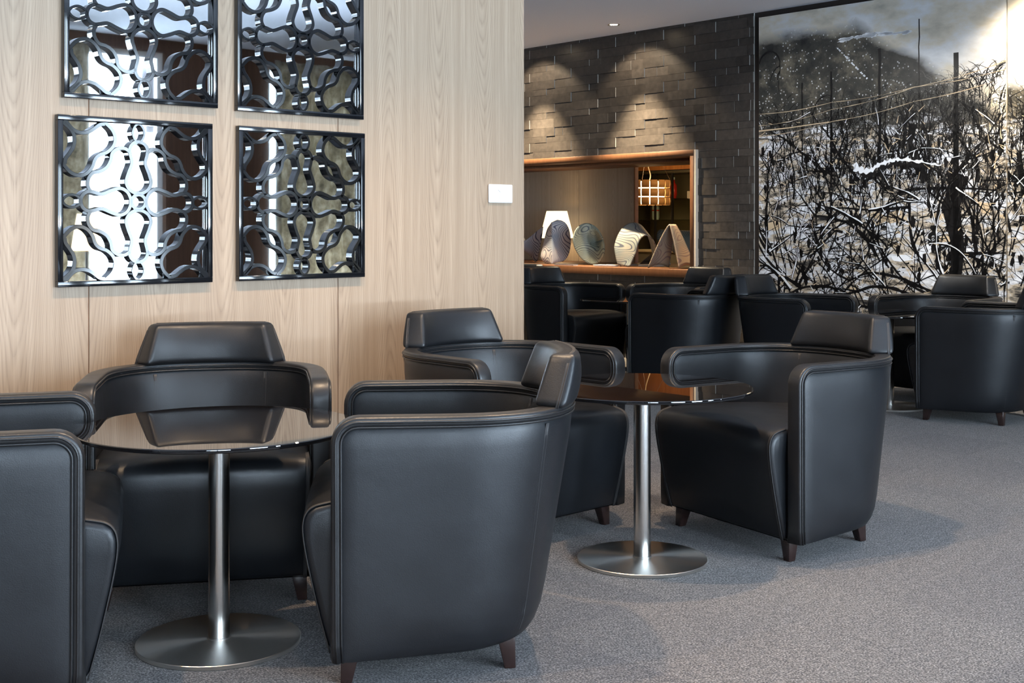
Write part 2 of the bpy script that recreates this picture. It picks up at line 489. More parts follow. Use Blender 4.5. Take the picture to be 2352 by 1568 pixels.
# ------------------------------------------------------------------ mesh helpers
class MB:
    def __init__(self):
        self.v, self.f, self.fm, self.mats = [], [], [], []
        self.cur = 0

    def mat(self, name):
        if name not in self.mats:
            self.mats.append(name)
        self.cur = self.mats.index(name)
        return self

    def face(self, idx):
        self.f.append(tuple(idx))
        self.fm.append(self.cur)

    def pts(self, ps):
        k = len(self.v)
        self.v += [tuple(p) for p in ps]
        return list(range(k, k + len(ps)))

    def box(self, x0, x1, y0, y1, z0, z1):
        i = self.pts([(x, y, z) for z in (z0, z1) for y in (y0, y1) for x in (x0, x1)])
        for q in ((0, 2, 3, 1), (4, 5, 7, 6), (0, 1, 5, 4), (2, 6, 7, 3), (0, 4, 6, 2), (1, 3, 7, 5)):
            self.face([i[k] for k in q])

    def grid(self, rows, close_u=False, close_v=False):
        n, m_ = len(rows), len(rows[0])
        ids = [self.pts(r) for r in rows]
        for a in range(n if close_v else n - 1):
            for c in range(m_ if close_u else m_ - 1):
                a2, c2 = (a + 1) % n, (c + 1) % m_
                self.face((ids[a][c], ids[a][c2], ids[a2][c2], ids[a2][c]))
        return ids

    def lathe(self, prof, n=48, c=(0, 0)):
        rows = [[(c[0] + r * math.cos(2 * PI * k / n), c[1] + r * math.sin(2 * PI * k / n), z) for k in range(n)] for r, z in prof]
        ids = self.grid(rows, close_u=True)
        if prof[0][0] > 1e-6:
            self.face(list(reversed(ids[0])))
        if prof[-1][0] > 1e-6:
            self.face(ids[-1])

    def sweep(self, path, section, ups, closed=False, cap=True):
        """section: list of (n, u); ups: list of (Nvec, Uvec) for each path point"""
        rows = []
        for p, (nv, uv) in zip(path, ups):
            rows.append([Vector(p) + nv * a + uv * c for a, c in section])
        ids = self.grid(rows, close_u=True, close_v=closed)
        if cap and not closed:
            self.face(list(reversed(ids[0])))
            self.face(ids[-1])

    def tube(self, path, r, n=6, closed=False):
        P = [Vector(p) for p in path]
        ups = []
        prev = None
        L = len(P)
        for i in range(L):
            a = P[i - 1] if (i > 0 or closed) else P[i]
            c = P[(i + 1) % L] if (i < L - 1 or closed) else P[i]
            t = (c - a).normalized()
            if prev is None:
                x = t.orthogonal().normalized()
            else:
                x = (prev - t * prev.dot(t)).normalized()
            prev = x
            ups.append((x, t.cross(x)))
        sec = [(r * math.cos(2 * PI * k / n), r * math.sin(2 * PI * k / n)) for k in range(n)]
        self.sweep(P, sec, ups, closed)

    def build(self, name, parent=None, mat=None, smooth=False, bevel=None, link=True, angle=40):
        me = bpy.data.meshes.new(name)
        me.from_pydata(self.v, [], self.f)
        for mn in (self.mats or [mat]):
            me.materials.append(MATS[mn])
        if self.mats:
            for p, k in zip(me.polygons, self.fm):
                p.material_index = k
        bm = bmesh.new()
        bm.from_mesh(me)
        bmesh.ops.recalc_face_normals(bm, faces=bm.faces)
        bm.to_mesh(me)
        bm.free()
        o = bpy.data.objects.new(name, me)
        C.objects.link(o)
        if parent:
            o.parent = parent
        if bevel:
            bv = o.modifiers.new('bevel', 'BEVEL')
            bv.width = bevel[0]
            bv.segments = bevel[1]
            bv.limit_method = 'ANGLE'
            bv.angle_limit = R(angle)
            bv.harden_normals = False
        if smooth or bevel:
            for p in me.polygons:
                p.use_smooth = True
            if smooth == 'angle':
                me.set_sharp_from_angle(angle=R(35))
        return o


def tag(o, label, cat, group=None, kind=None):
    o['label'] = label
    o['category'] = cat
    if group:
        o['group'] = group
    if kind:
        o['kind'] = kind
    return o


def thing(name, label, cat, loc=(0, 0, 0), rz=0.0, group=None):
    o = bpy.data.objects.new(name, None)
    C.objects.link(o)
    o.empty_display_size = 0.1
    o.location = loc
    o.rotation_euler = (0, 0, rz)
    return tag(o, label, cat, group)


def struct(o):
    o['kind'] = 'structure'
    return o


def place(o, loc, rz=0.0):
    o.location = loc
    o.rotation_euler = (0, 0, rz)
    return o


def copy_tree(o, parent=None):
    c = o.copy()
    C.objects.link(c)
    if parent:
        c.parent = parent
    for ch in list(o.children):
        copy_tree(ch, c)
    return c


def catmull(pts, n=8, closed=False):
    P = [Vector(p) for p in pts]
    out = []
    L = len(P)
    for i in range(L if closed else L - 1):
        p0 = P[i - 1] if (i > 0 or closed) else P[0]
        p1, p2 = P[i], P[(i + 1) % L]
        p3 = P[(i + 2) % L] if (i + 2 < L or closed) else P[-1]
        for k in range(n):
            t = k / n
            out.append(0.5 * ((2 * p1) + (p2 - p0) * t + (2 * p0 - 5 * p1 + 4 * p2 - p3) * t * t + (3 * p1 - p0 - 3 * p2 + p3) * t ** 3))
    if not closed:
        out.append(P[-1])
    return out


# ------------------------------------------------------------------ room shell
b_ = MB(); b_.box(-14, 18, -9, 24, -0.1, 0)
struct(b_.build('floor', mat='carpet'))
b_ = MB(); b_.box(-14, 18, -9, 24, CEIL, CEIL + 0.1)
struct(b_.build('ceiling', mat='ceiling_paint'))

# wood wall: local x runs along U, local -y faces the room
U_END = U.dot(Vector((0.05, 5.87, 0)))
wall_org = wp(0, 0)
SEAMS = [1.924 - 1.07 * k for k in range(6, 0, -1)] + [1.924, 2.996]
SEAMS = [s_ for s_ in SEAMS if s_ > -4.4]
b_ = MB(); b_.mat('veneer')
edges = [-4.5] + SEAMS + [U_END]
for a, c in zip(edges[:-1], edges[1:]):
    b_.box(a + 0.002, c - (0.002 if c < U_END else 0), 0.0, 0.02, 0, CEIL)
b_.mat('seam_line')
b_.box(-4.5, U_END - 0.02, 0.004, 0.12, 0, CEIL)
w = struct(b_.build('wall_left'))
place(w, wall_org, UANG)
# return of the wood wall round its free end
b_ = MB(); b_.mat('veneer'); b_.box(U_END - 0.12, U_END, 0.02, 8.0, 0, CEIL)
w = struct(b_.build('wall_return')); place(w, wall_org, UANG)
b_ = MB(); b_.box(U_END - 0.4, 8.9, 7.4, 7.55, 0, CEIL)
w = struct(b_.build('wall_side', mat='wall_paint')); place(w, wall_org, UANG)

# window wall, opposite the wood wall; piers are brown wood
def holes_wall(b_, x0, x1, y0, y1, z0, z1, holes):
    xs = sorted(set([x0, x1] + [h[0] for h in holes] + [h[1] for h in holes]))
    for a, c in zip(xs[:-1], xs[1:]):
        hh = [h for h in holes if h[0] <= a + 1e-6 and h[1] >= c - 1e-6]
        if hh:
            h = hh[0]
            if h[2] > z0:
                b_.box(a, c, y0, y1, z0, h[2])
            if h[3] < z1:
                b_.box(a, c, y0, y1, h[3], z1)
        else:
            b_.box(a, c, y0, y1, z0, z1)


b_ = MB(); b_.mat('walnut_wall')
holes_wall(b_, -4.5, 8.8, -WIN_L - 0.2, -WIN_L, 0, CEIL, [(a, c, WZ0, WZ1) for a, c in WINS])
w = struct(b_.build('wall_window')); place(w, wall_org, UANG)
for k, (a, c) in enumerate(WINS):
    b_ = MB()
    t_ = 0.06
    b_.box(a, c, -WIN_L - 0.13, -WIN_L - 0.07, WZ0, WZ0 + t_)
    b_.box(a, c, -WIN_L - 0.13, -WIN_L - 0.07, WZ1 - t_, WZ1)
    nb = max(1, round((c - a) / 1.35))
    for j in range(nb + 1):
        x = a + (c - a - t_) * j / nb
        b_.box(x, x + t_, -WIN_L - 0.13, -WIN_L - 0.07, WZ0 + t_, WZ1 - t_)
    w = struct(b_.build('window_%d' % (k + 1), mat='frame_white')); place(w, wall_org, UANG)
    b_ = MB(); b_.box(a + 0.02, c - 0.02, -WIN_L - 0.105, -WIN_L - 0.098, WZ0 + 0.02, WZ1 - 0.02)
    b_.build('pane', parent=w, mat='window_glass')
b_ = MB(); b_.box(-4.65, -4.5, -WIN_L - 0.2, 0.12, 0, CEIL)
w = struct(b_.build('wall_rear', mat='wall_paint')); place(w, wall_org, UANG)


def curtain(name, u0, u1, label):
    b_ = MB()
    n = int((u1 - u0) * 60)
    rows = []
    for z in (0.03, 0.8, 1.6, 2.4, 2.9):
        rows.append([(u0 + (u1 - u0) * k / n + 0.006 * math.sin(k * 1.7 + z), -WIN_L + 0.10 + (0.035 + 0.012 * math.sin(k * 0.13)) * math.sin(k * 0.55 + 0.5 * math.sin(k * 0.09 + z * 0.4)), z) for k in range(n + 1)])
    b_.grid(rows)
    o = b_.build(name, mat='curtain_cloth', smooth=True)
    so = o.modifiers.new('thickness', 'SOLIDIFY'); so.thickness = 0.004
    place(o, wall_org, UANG)
    tag(o, label, 'curtain')


curtain('curtain', 4.35, 5.1, 'mottled grey-gold curtain beside the bright window, reflected in the left mirrors')
curtain('curtain', 7.1, 8.35, 'mottled grey-gold curtain drawn across the window, reflected in the right mirrors')

# ---- stone wall (local x along S, local +y behind the face)
stone_org = T0
S_L, S_ART, S_R = -4.0, 3.186, 12.3
NX1 = 2.50                      # right edge of the niche opening
NZ0, NZ1 = 0.70, 1.85           # outer edges of the trim
NX0 = -2.6
b_ = MB(); b_.mat('dark_backing')  # dark wall behind the tiles, left bare beside the picture
holes_wall(b_, S_L, S_R, 0.012, 0.16, 0, CEIL, [(NX0, NX1, NZ0, NZ1)])
b_.mat('stone_tile')
PER, RH = 0.605, 0.24
ROWS = [(0.0, 0.0935, [(0.0, 0.25, 0.0085), (0.25, 0.605, 0.0035)]),
        (0.0935, 0.155, [(0.18, 0.50, 0.006), (0.50, 0.785, 0.0015)]),
        (0.155, 0.24, [(0.30, 0.62, 0.007), (0.62, 0.905, 0.002)])]


def tile(b_, x0, x1, z0, z1, d):
    """one tile, clipped round the niche"""
    if x1 > NX0 and x0 < NX1 and z1 > NZ0 and z0 < NZ1:
        if z0 < NZ0 - 0.004:
            tile(b_, x0, x1, z0, NZ0, d)
        if z1 > NZ1 + 0.004:
            tile(b_, x0, x1, NZ1, z1, d)
        if x1 > NX1 + 0.004 and x0 < NX1:
            tile(b_, NX1, x1, max(z0, NZ0), min(z1, NZ1), d)
        return
    g = 0.0007
    z1 = min(z1, CEIL)
    if z1 - z0 < 0.005:
        return
    i = b_.pts([(x, y, z) for z in (z0 + g, z1 - g) for y in (-d, 0.014) for x in (x0 + g, x1 - g)])
    for q in ((0, 2, 3, 1), (4, 5, 7, 6), (0, 1, 5, 4), (2, 6, 7, 3)):
        b_.face([i[k] for k in q])
    b_.mat('tile_edge')
    for q in ((0, 4, 6, 2), (1, 3, 7, 5)):
        b_.face([i[k] for k in q])
    b_.mat('stone_tile')


rt = random.Random(3)
kz = 0
z = 0.0
while z < CEIL:
    for (a, c, tl) in ROWS:
        if z + a >= CEIL:
            continue
        k = -4
        while True:
            base = -1.80 + PER * k + 0.012
            if base > S_ART:
                break
            for (x0, x1, d) in tl:
                xa, xb = base + x0, min(base + x1, S_ART - 0.075)
                if xa < -3.6 or xb - xa < 0.02:
                    continue
                if rt.random() < 0.25:
                    xm = (xa + xb) / 2 + rt.uniform(-0.03, 0.03)
                    dd = max(0.0, d + rt.uniform(-0.003, 0.002))
                    tile(b_, xa, xm, z + a, z + c, d)
                    tile(b_, xm, xb, z + a, z + c, dd)
                else:
                    tile(b_, xa, xb, z + a, z + c, max(0, d + rt.uniform(-0.002, 0.002)))
            k += 1
    z += RH
w = struct(b_.build('wall_far')); place(w, stone_org, SANG)
# wall beyond the picture: plain dark, right of frame
# niche trim and deep shelf
ND = 1.2                                     # depth of the niche
PX1 = 0.64                                   # where the back panel ends
TR = 0.055
b_ = MB(); b_.mat('cherry_trim')
b_.box(NX0, NX1 - 0.022, -0.045, ND, NZ1 - TR, NZ1)
b_.box(NX1 - TR - 0.01, NX1 - 0.022, -0.045, 0.20, 0.77, NZ1 - TR)
b_.box(NX0, NX1 - 0.022, 0.20, 0.22, NZ1 - TR - 0.03, NZ1 - TR)
w = struct(b_.build('trim_1', bevel=(0.002, 1))); place(w, stone_org, SANG)
b_ = MB(); b_.mat('pale_edge')
b_.box(NX1 - 0.022, NX1 - 0.004, -0.04, 0.02, 0.77, NZ1)
w = struct(b_.build('trim_2')); place(w, stone_org, SANG)
b_ = MB(); b_.mat('cherry_trim')
b_.box(NX0, NX1, -0.06, ND + 0.05, 0.70, 0.77)
w = tag(b_.build('niche_shelf', bevel=(0.003, 2)), 'long reddish wooden shelf board along the bottom of the wall niche', 'shelf')
place(w, stone_org, SANG)
b_ = MB(); b_.mat('veneer_grey')
pe = [NX0, -0.62, 0.44 + 0.02, PX1]
xs = [NX0, -1.276, -0.206, PX1]
for a, c in zip(xs[:-1], xs[1:]):
    b_.box(a + 0.002, c - 0.002, ND, ND + 0.025, 0.765, 2.3)
b_.mat('seam_line'); b_.box(NX0, PX1 - 0.01, ND + 0.01, ND + 0.05, 0.75, 2.3)
w = struct(b_.build('wall_niche_back')); place(w, stone_org, SANG)
# small lit room behind the niche
b_ = MB(); b_.mat('cream')
b_.box(NX0, 5.2, 0.16, 4.4, 2.13, 2.2)
b_.box(NX0, 5.2, 0.16, 4.4, 0.0 + 0.001, 0.02)
w = struct(b_.build('ceiling_back_room')); place(w, stone_org, SANG)
b_ = MB(); b_.mat('orange_oak')
b_.box(NX0, 5.2, 2.98, 3.45, 1.86, 2.13)
b_.box(NX0, -1.10, 2.98, 3.45, 0.02, 1.86)
b_.box(PX1 - 0.012, PX1 + 0.006, ND + 0.0, ND + 0.05, 0.77, 2.13)
b_.box(5.15, 5.2, 0.16, 4.4, 0.02, 2.13)
b_.box(NX0, NX0 + 0.05, 0.16, 4.4, 0.02, 2.13)
w = struct(b_.build('wall_back_room')); place(w, stone_org, SANG)
lamp('back_room_light', 'POINT', sp(0.9, 2.3, 1.9), 14, (1.0, 0.66, 0.32), shadow_soft_size=0.08)

# display cabinet with glass shelves
cab = thing('display_cabinet', 'dark olive display cabinet with glass shelves seen through the niche', 'cabinet', sp(-1.09, 3.40, 0.02), SANG)
CW = 2.6
b_ = MB(); b_.mat('cabinet_olive')
b_.box(0, CW, -0.03, 0.0, 0.85, 1.83)
b_.build('back_panel', cab)
b_ = MB(); b_.mat('cabinet_dark')
b_.box(0, 0.03, -0.42, -0.03, 0.85, 1.83); b_.box(CW - 0.03, CW, -0.42, -0.03, 0.85, 1.83); b_.box(0.03, CW - 0.03, -0.42, -0.03, 1.80, 1.83)
b_.build('frame', cab, bevel=(0.002, 1))
b_ = MB(); b_.box(0, CW, -0.43, 0.0, 0.0, 0.82)
b_.build('base_cupboard', cab, mat='table_grey', bevel=(0.004, 2))
b_ = MB(); b_.box(-0.005, CW + 0.005, -0.45, 0.0, 0.82, 0.85)
b_.build('counter', cab, mat='cream', bevel=(0.004, 2))
for z in (1.215, 1.475):
    b_ = MB(); b_.box(0.031, CW - 0.031, -0.40, -0.031, z, z + 0.01)
    b_.build('shelf', cab, mat='shelf_glass')
for x in (0.44, 0.72, 1.4, 2.0):
    b_ = MB(); b_.box(x, x + 0.022, -0.425, -0.402, 0.85, 1.80)
    b_.build('upright', cab, mat='dark_metal')


# ------------------------------------------------------------------ wall lights, downlights
dl = thing('ceiling_downlight', 'x', 'light', (0, 0, CEIL))
b_ = MB(); b_.lathe([(0.036, 0.0), (0.052, -0.004), (0.056, -0.001), (0.056, 0.0)], 40)
b_.build('ring', dl, mat='satin_metal', smooth='angle')
b_ = MB(); b_.lathe([(0.036, -0.001), (0.0, -0.0012)], 32)
b_.build('lens', dl, mat='bulb')
DL = []
for k, (u, mm) in enumerate(DOWN['wood']):
    DL.append((wp(u, mm), 'warm downlight in the ceiling close to the wood wall, %s' % ['left of the mirrors', 'over the chair below the mirrors', 'beside the wall corner'][k], 'wood'))
for k, (u, mm) in enumerate(DOWN['mid']):
    DL.append((wp(u, mm), 'downlight in the middle of the ceiling, %s' % ['nearest the camera', 'over the middle tables', 'over the far right tables', 'near the windows'][k], 'mid'))
for k, s_ in enumerate(DOWN['stone']):
    DL.append((sp(s_, -0.44), ['downlight hidden behind the wood wall, left end of the stone wall row', 'downlight washing the stone wall above the left of the niche',
                               'starry bright downlight in the ceiling above the niche', 'downlight washing the snowy picture, above its right seam'][k], 'stone'))
first = True
for p, lab, kind in DL:
    o = dl if first else copy_tree(dl)
    first = False
    o.location = (p.x, p.y, CEIL)
    o['label'] = lab
    o['group'] = 'ceiling downlights'
    q = (p.x, p.y, CEIL - 0.03)
    if kind == 'stone':
        st = lab.startswith('downlight washing the snowy')
        lamp('wall_wash', 'SPOT', q, 100 if st else 52, (1.0, 0.80, 0.55), Vector((N.x * 0.42, N.y * 0.42, -1)), spot_size=R(104), spot_blend=0.9 if st else 0.35, shadow_soft_size=0.02)
        lamp('wall_wash_core', 'SPOT', q, 280 if st else 1100, (1.0, 0.78, 0.50), Vector((N.x * 0.10, N.y * 0.10, -1)), spot_size=R(66), spot_blend=0.7, shadow_soft_size=0.02)
    elif kind == 'wood':
        lamp('wall_wash', 'SPOT', q, 190, (1.0, 0.72, 0.46), Vector((0, 0, -1)), spot_size=R(108), spot_blend=0.6, shadow_soft_size=0.04)
    else:
        lamp('floor_wash', 'SPOT', q, 42, (1.0, 0.80, 0.60), Vector((0, 0, -1)), spot_size=R(100), spot_blend=0.7, shadow_soft_size=0.05)


pc = thing('added_spotlight', 'x', 'light', (0, 0, CEIL))  # unseen spotlights, added to brighten the printed panels
b_ = MB(); b_.lathe([(0.0, -0.14), (0.034, -0.14), (0.036, -0.13), (0.036, -0.02), (0.012, -0.015), (0.012, 0.0)], 24)
b_.build('body', pc, mat='dark_metal', smooth='angle')
b_ = MB(); b_.lathe([(0.028, -0.141), (0.0, -0.1415)], 24)
b_.build('lens', pc, mat='bulb_soft')
for k, (s_, lab) in enumerate([(3.9, 'left added spotlight on the ceiling out of view, brightening the snowy picture'), (5.6, 'right added spotlight on the ceiling out of view, brightening the snowy picture')]):
    o = pc if k == 0 else copy_tree(pc)
    p = sp(s_, -2.3)
    o.location = (p.x, p.y, CEIL)
    o['label'] = lab
    o['group'] = 'added picture spotlights'
    lamp('picture_fill', 'SPOT', (p.x, p.y, CEIL - 0.16), 215, (1.0, 0.95, 0.88), Vector((N.x, N.y, -0.72)), spot_size=R(75), spot_blend=0.9, shadow_soft_size=0.04)


# ------------------------------------------------------------------ armchair
AH, YF, Y0, YB = 0.352, -0.30, -0.02, 0.312
ZB, ZT, RC = 0.075, 0.672, 0.055


def plan_path():
    pts = []
    for k in range(9):
        pts.append((AH, YF + RC * (1 - math.cos(PI / 2 * k / 8))))
    for k in range(1, 7):
        pts.append((AH, YF + RC + (Y0 - YF - RC) * k / 6))
    n = 40
    e = 2 / 2.35
    for k in range(1, n):
        t = PI * k / n
        cx, sy = math.cos(t), math.sin(t)
        pts.append((AH * math.copysign(abs(cx) ** e, cx), Y0 + (YB - Y0) * sy ** e))
    left = [(-x, y) for x, y in reversed(pts[:15])]
    return pts + left


PLAN = plan_path()
NP = len(PLAN)


def taper(x, y, z):
    w_ = (z - ZB) / (ZT - ZB)
    k = 1 - w_
    back = max(0.0, min(1.0, (y - YF) / (YB - YF)))
    X = x * (1 - 0.11 * k * back)
    Y = YF + (y - YF) * (1 - 0.165 * k * back)
    if z < ZB + 0.10:
        tt = (ZB + 0.10 - z) / 0.10
        ins = 0.035 * (1 - math.sqrt(max(0, 1 - tt * tt)))
        X *= 1 - ins / 0.36 * min(1, back * 2)
        Y -= ins * back
    return Vector((X, Y, z))


def pnorm(i, z):
    a = taper(*PLAN[max(0, i - 1)], z)
    c = taper(*PLAN[min(NP - 1, i + 1)], z)
    t = (c - a).normalized()
    return Vector((t.y, -t.x, 0))


def ztop(i):
    d = min(PLAN[i][1] - YF, RC) if (i < 15 or i >= NP - 15) else RC
    return ZT - RC + math.sqrt(max(0, RC * RC - (RC - d) ** 2))


def panel(b_, side, zlow, off=0.017, puff=0.014, rows=14):
    g = []
    for r in range(rows + 1):
        v = r / rows
        v = 0.5 - 0.5 * math.cos(PI * v)
        line = []
        for i in range(NP):
            zt = ztop(i) - 0.004
            z = zlow + (zt - zlow) * v
            edge = min(1.0, (PLAN[i][1] - YF) / 0.065, (zt - z) / 0.065)
            pf = puff * math.sqrt(max(0.0, 1 - (1 - max(0, edge)) ** 2))
            line.append(taper(*PLAN[i], z) + pnorm(i, z) * side * (off + pf))
        g.append(line)
    b_.grid(g)


def frame_path():
    P, NU = [], []
    half = []
    for k in range(12):
        half.append((0, ZB + (ZT - RC - ZB) * k / 12))
    for i in range(9):
        half.append((i, ztop(i)))
    seq = half + [(i, ztop(i)) for i in range(9, NP - 9)] + [(NP - 1 - i, z) for i, z in reversed(half)]
    pts = [taper(*PLAN[i], z) for i, z in seq]
    for k in range(len(seq)):
        i, z = seq[k]
        a, c = pts[max(0, k - 1)], pts[min(len(pts) - 1, k + 1)]
        t = (c - a).normalized()
        n_ = pnorm(i, z)
        n_ = (n_ - t * n_.dot(t)).normalized()
        u_ = n_.cross(t).normalized()
        P.append(pts[k])
        NU.append((n_, u_))
    mid = len(P) // 2
    if NU[mid][1].z < 0:
        NU = [(n_, -u_) for n_, u_ in NU]
    return P, NU


FP, FNU = frame_path()


def rrect(a, c, r, n=3, shift=0.0):
    out = []
    for (sx_, sy_, t0) in ((1, 1, 0), (-1, 1, PI / 2), (-1, -1, PI), (1, -1, 3 * PI / 2)):
        for k in range(n + 1):
            t = t0 + PI / 2 * k / n
            out.append((sx_ * (a - r) + r * math.cos(t), sy_ * (c - r) + r * math.sin(t) + shift))
    return out


def circ(r, a, c, n=6):
    return [(a + r * math.cos(2 * PI * k / n), c + r * math.sin(2 * PI * k / n)) for k in range(n)]


def arc_pos(s_):
    """plan point and normal at arc length s_ from the middle of the back"""
    mid = NP // 2
    step = 1 if s_ >= 0 else -1
    s_ = abs(s_)
    i = mid
    while s_ > 0 and 0 < i + step < NP - 1:
        a, c = Vector(PLAN[i]), Vector(PLAN[i + step])
        d = (c - a).length
        if d >= s_:
            p = a.lerp(c, s_ / d)
            n_ = (pnorm(i, ZT) .lerp(pnorm(i + step, ZT), s_ / d)).normalized()
            return p, n_
        s_ -= d
        i += step
    return Vector(PLAN[i]), pnorm(i, ZT)


def seam(P, ups, parent, name, k=1.0):
    b_ = MB()
    sec = [(x * k, y * k) for x, y in ((-0.0065, -0.002), (-0.0052, 0.0013), (-0.0036, -0.0002), (0.0036, -0.0002), (0.0052, 0.0013), (0.0065, -0.002))]
    b_.sweep(P, sec, ups)
    return b_.build(name, parent, mat='thread', smooth=True)


def make_chair():
    t = thing('armchair', 'x', 'armchair')
    b_ = MB()
    panel(b_, 1, ZB)
    panel(b_, -1, 0.27, puff=0.011)
    bot = [taper(*PLAN[i], ZB) for i in range(NP)]
    b_.face(b_.pts(bot))
    b_.build('shell', t, mat='black_leather', smooth=True)
    b_ = MB()
    b_.sweep(FP, rrect(0.0295, 0.013, 0.008), FNU)
    b_.build('rail', t, mat='rail_leather', smooth=True)
    for sd in (-1, 1):
        for r_, a_, c_ in ((0.0038, 0.0305, 0.001), (0.0034, 0.0290, -0.0125)):
            b_ = MB()
            b_.sweep(FP, circ(r_, sd * a_, c_), FNU)
            b_.build('piping', t, mat='rail_leather', smooth=True)
    # seams: outer back quarters and inner back
    for s_, side, zl in ((0.29, 1, ZB + 0.01), (-0.29, 1, ZB + 0.01), (0.205, -1, 0.42), (-0.205, -1, 0.42)):
        P, ups = [], []
        for k in range(24):
            z = zl + (ZT - 0.022 - zl) * k / 23
            p, n_ = arc_pos(s_)
            n_ = n_ * side
            P.append(taper(p.x, p.y, z) + n_ * (0.0302 if side > 0 else 0.0272))
            ups.append((n_.cross(Vector((0, 0, 1))), n_))
        seam(P, ups, t, 'seam')
    # seat
    prof = [(-0.318, 0.078), (-0.345, 0.18), (-0.372, 0.30), (-0.384, 0.37), (-0.385, 0.41), (-0.376, 0.436), (-0.355, 0.452), (-0.31, 0.462), (-0.22, 0.466), (-0.05, 0.460), (0.10, 0.452), (0.27, 0.445), (0.20, 0.30), (0.02, 0.09)]

    def lim(y, z):
        xl = 0.322
        for i in range(NP // 2):
            if PLAN[i][1] >= y:
                xl = min(xl, taper(*PLAN[i], z).x - 0.018)
                break
        if y > 0.05:
            yy = (y - Y0) / (YB - Y0)
            xl = min(xl, AH * (1 - yy ** 2.35) ** (1 / 2.35) * 0.93 - 0.015)
        return xl * (0.975 + 0.025 * min(1, z / 0.38))
    b_ = MB()
    nx = 14
    rows = []
    for (y, z) in prof:
        line = []
        L_ = lim(y, z)
        for k in range(nx + 1):
            q = -1 + 2 * k / nx
            pf = 0.012 * (1 - q ** 4)
            dz = pf if z > 0.43 else 0
            dy = -pf * 0.7 if (y < -0.32 and 0.1 < z < 0.45) else 0
            line.append((q * L_, y + dy, z + dz))
        rows.append(line)
    ids = b_.grid(rows)
    b_.face([r[0] for r in ids]); b_.face([r[-1] for r in reversed(ids)])
    b_.face(ids[0] + list(reversed(ids[-1])))
    b_.build('seat', t, mat='black_leather', smooth=True, bevel=(0.02, 3), angle=50)
    for sd in (-1, 1):
        pp = catmull([Vector((sd * (lim(y, z) - 0.012), y, z)) for (y, z) in prof[:8]], 5)
        P, ups = [], []
        for k in range(len(pp)):
            tt = (pp[min(len(pp) - 1, k + 1)] - pp[max(0, k - 1)]).normalized()
            n_ = Vector((0, -tt.z, tt.y)).normalized()
            P.append(pp[k] + n_ * 0.0012)
            ups.append((Vector((1, 0, 0)), n_))
        seam(P, ups, t, 'seat_seam')
    # head cushion
    HZ0, HZ1 = ZT + 0.010, 0.820
    na, nv = 20, 6
    front, back = [], []
    for r in range(nv + 1):
        v = r / nv
        hw = 0.252 - 0.056 * v
        lf, lb = [], []
        for k in range(na + 1):
            a = -1 + 2 * k / na
            p, n_ = arc_pos(a * hw)
            z = HZ0 + (HZ1 - HZ0) * v
            pf = 0.011 * math.sin(PI * v) * (1 - a ** 4)
            lean = 0.018 * v
            th = 0.040 - 0.010 * v + 0.012 * abs(a) ** 4
            lf.append(Vector((p.x, p.y, z)) - n_ * (th + pf - lean))
            lb.append(Vector((p.x, p.y, z)) + n_ * (th - 0.004 + pf + lean))
        front.append(lf)
        back.append(lb)
    b_ = MB()
    loops = []
    for r in range(nv + 1):
        loops.append(front[r] + list(reversed(back[r])))
    ids = b_.grid(loops, close_u=True)
    n1 = na + 1
    for row in (0, nv):
        for k in range(na):
            b_.face((ids[row][k], ids[row][k + 1], ids[row][2 * n1 - 2 - k], ids[row][2 * n1 - 1 - k]))
    b_.build('headrest', t, mat='black_leather', smooth=True, bevel=(0.016, 4), angle=45)
    P, ups = [], []
    cap = [(back[r][-1], front[r][-1], back[r][-2]) for r in range(nv)]
    cap2 = [(back[r][0], front[r][0], back[r][1]) for r in range(nv - 1, -1, -1)]
    for (p, q, w_) in cap:
        out = (p - w_).normalized()
        P.append(p.lerp(q, 0.22) + out * 0.0004); ups.append(((q - p).normalized(), out))
    for k in range(na - 1, 0, -1):
        p, q = back[nv][k], front[nv][k]
        P.append(p.lerp(q, 0.25) + Vector((0, 0, 0.0006))); ups.append(((q - p).normalized(), Vector((0, 0, 1))))
    for (p, q, w_) in cap2:
        out = (p - w_).normalized()
        P.append(p.lerp(q, 0.22) + out * 0.0004); ups.append(((q - p).normalized(), out))
    seam(P, ups, t, 'headrest_seam', 0.8)
    # legs
    for (x, y) in ((0.285, -0.265), (-0.285, -0.265), (0.215, 0.135), (-0.215, 0.135)):
        b_ = MB()
        sx_ = 1 if x > 0 else -1
        sy_ = 1 if y > 0 else -1
        rows = []
        for (z, h, sh) in ((0.0, 0.0145, 0.012), (0.095, 0.025, 0.0)):
            cx_, cy_ = x + sx_ * sh, y + sy_ * sh
            rows.append([(cx_ - h, cy_ - h, z), (cx_ + h, cy_ - h, z), (cx_ + h, cy_ + h, z), (cx_ - h, cy_ + h, z)])
        ids = b_.grid(rows, close_u=True)
        b_.face(ids[0]); b_.face(ids[1])
        b_.build('leg', t, mat='leg_wood', bevel=(0.0025, 2))
    return t


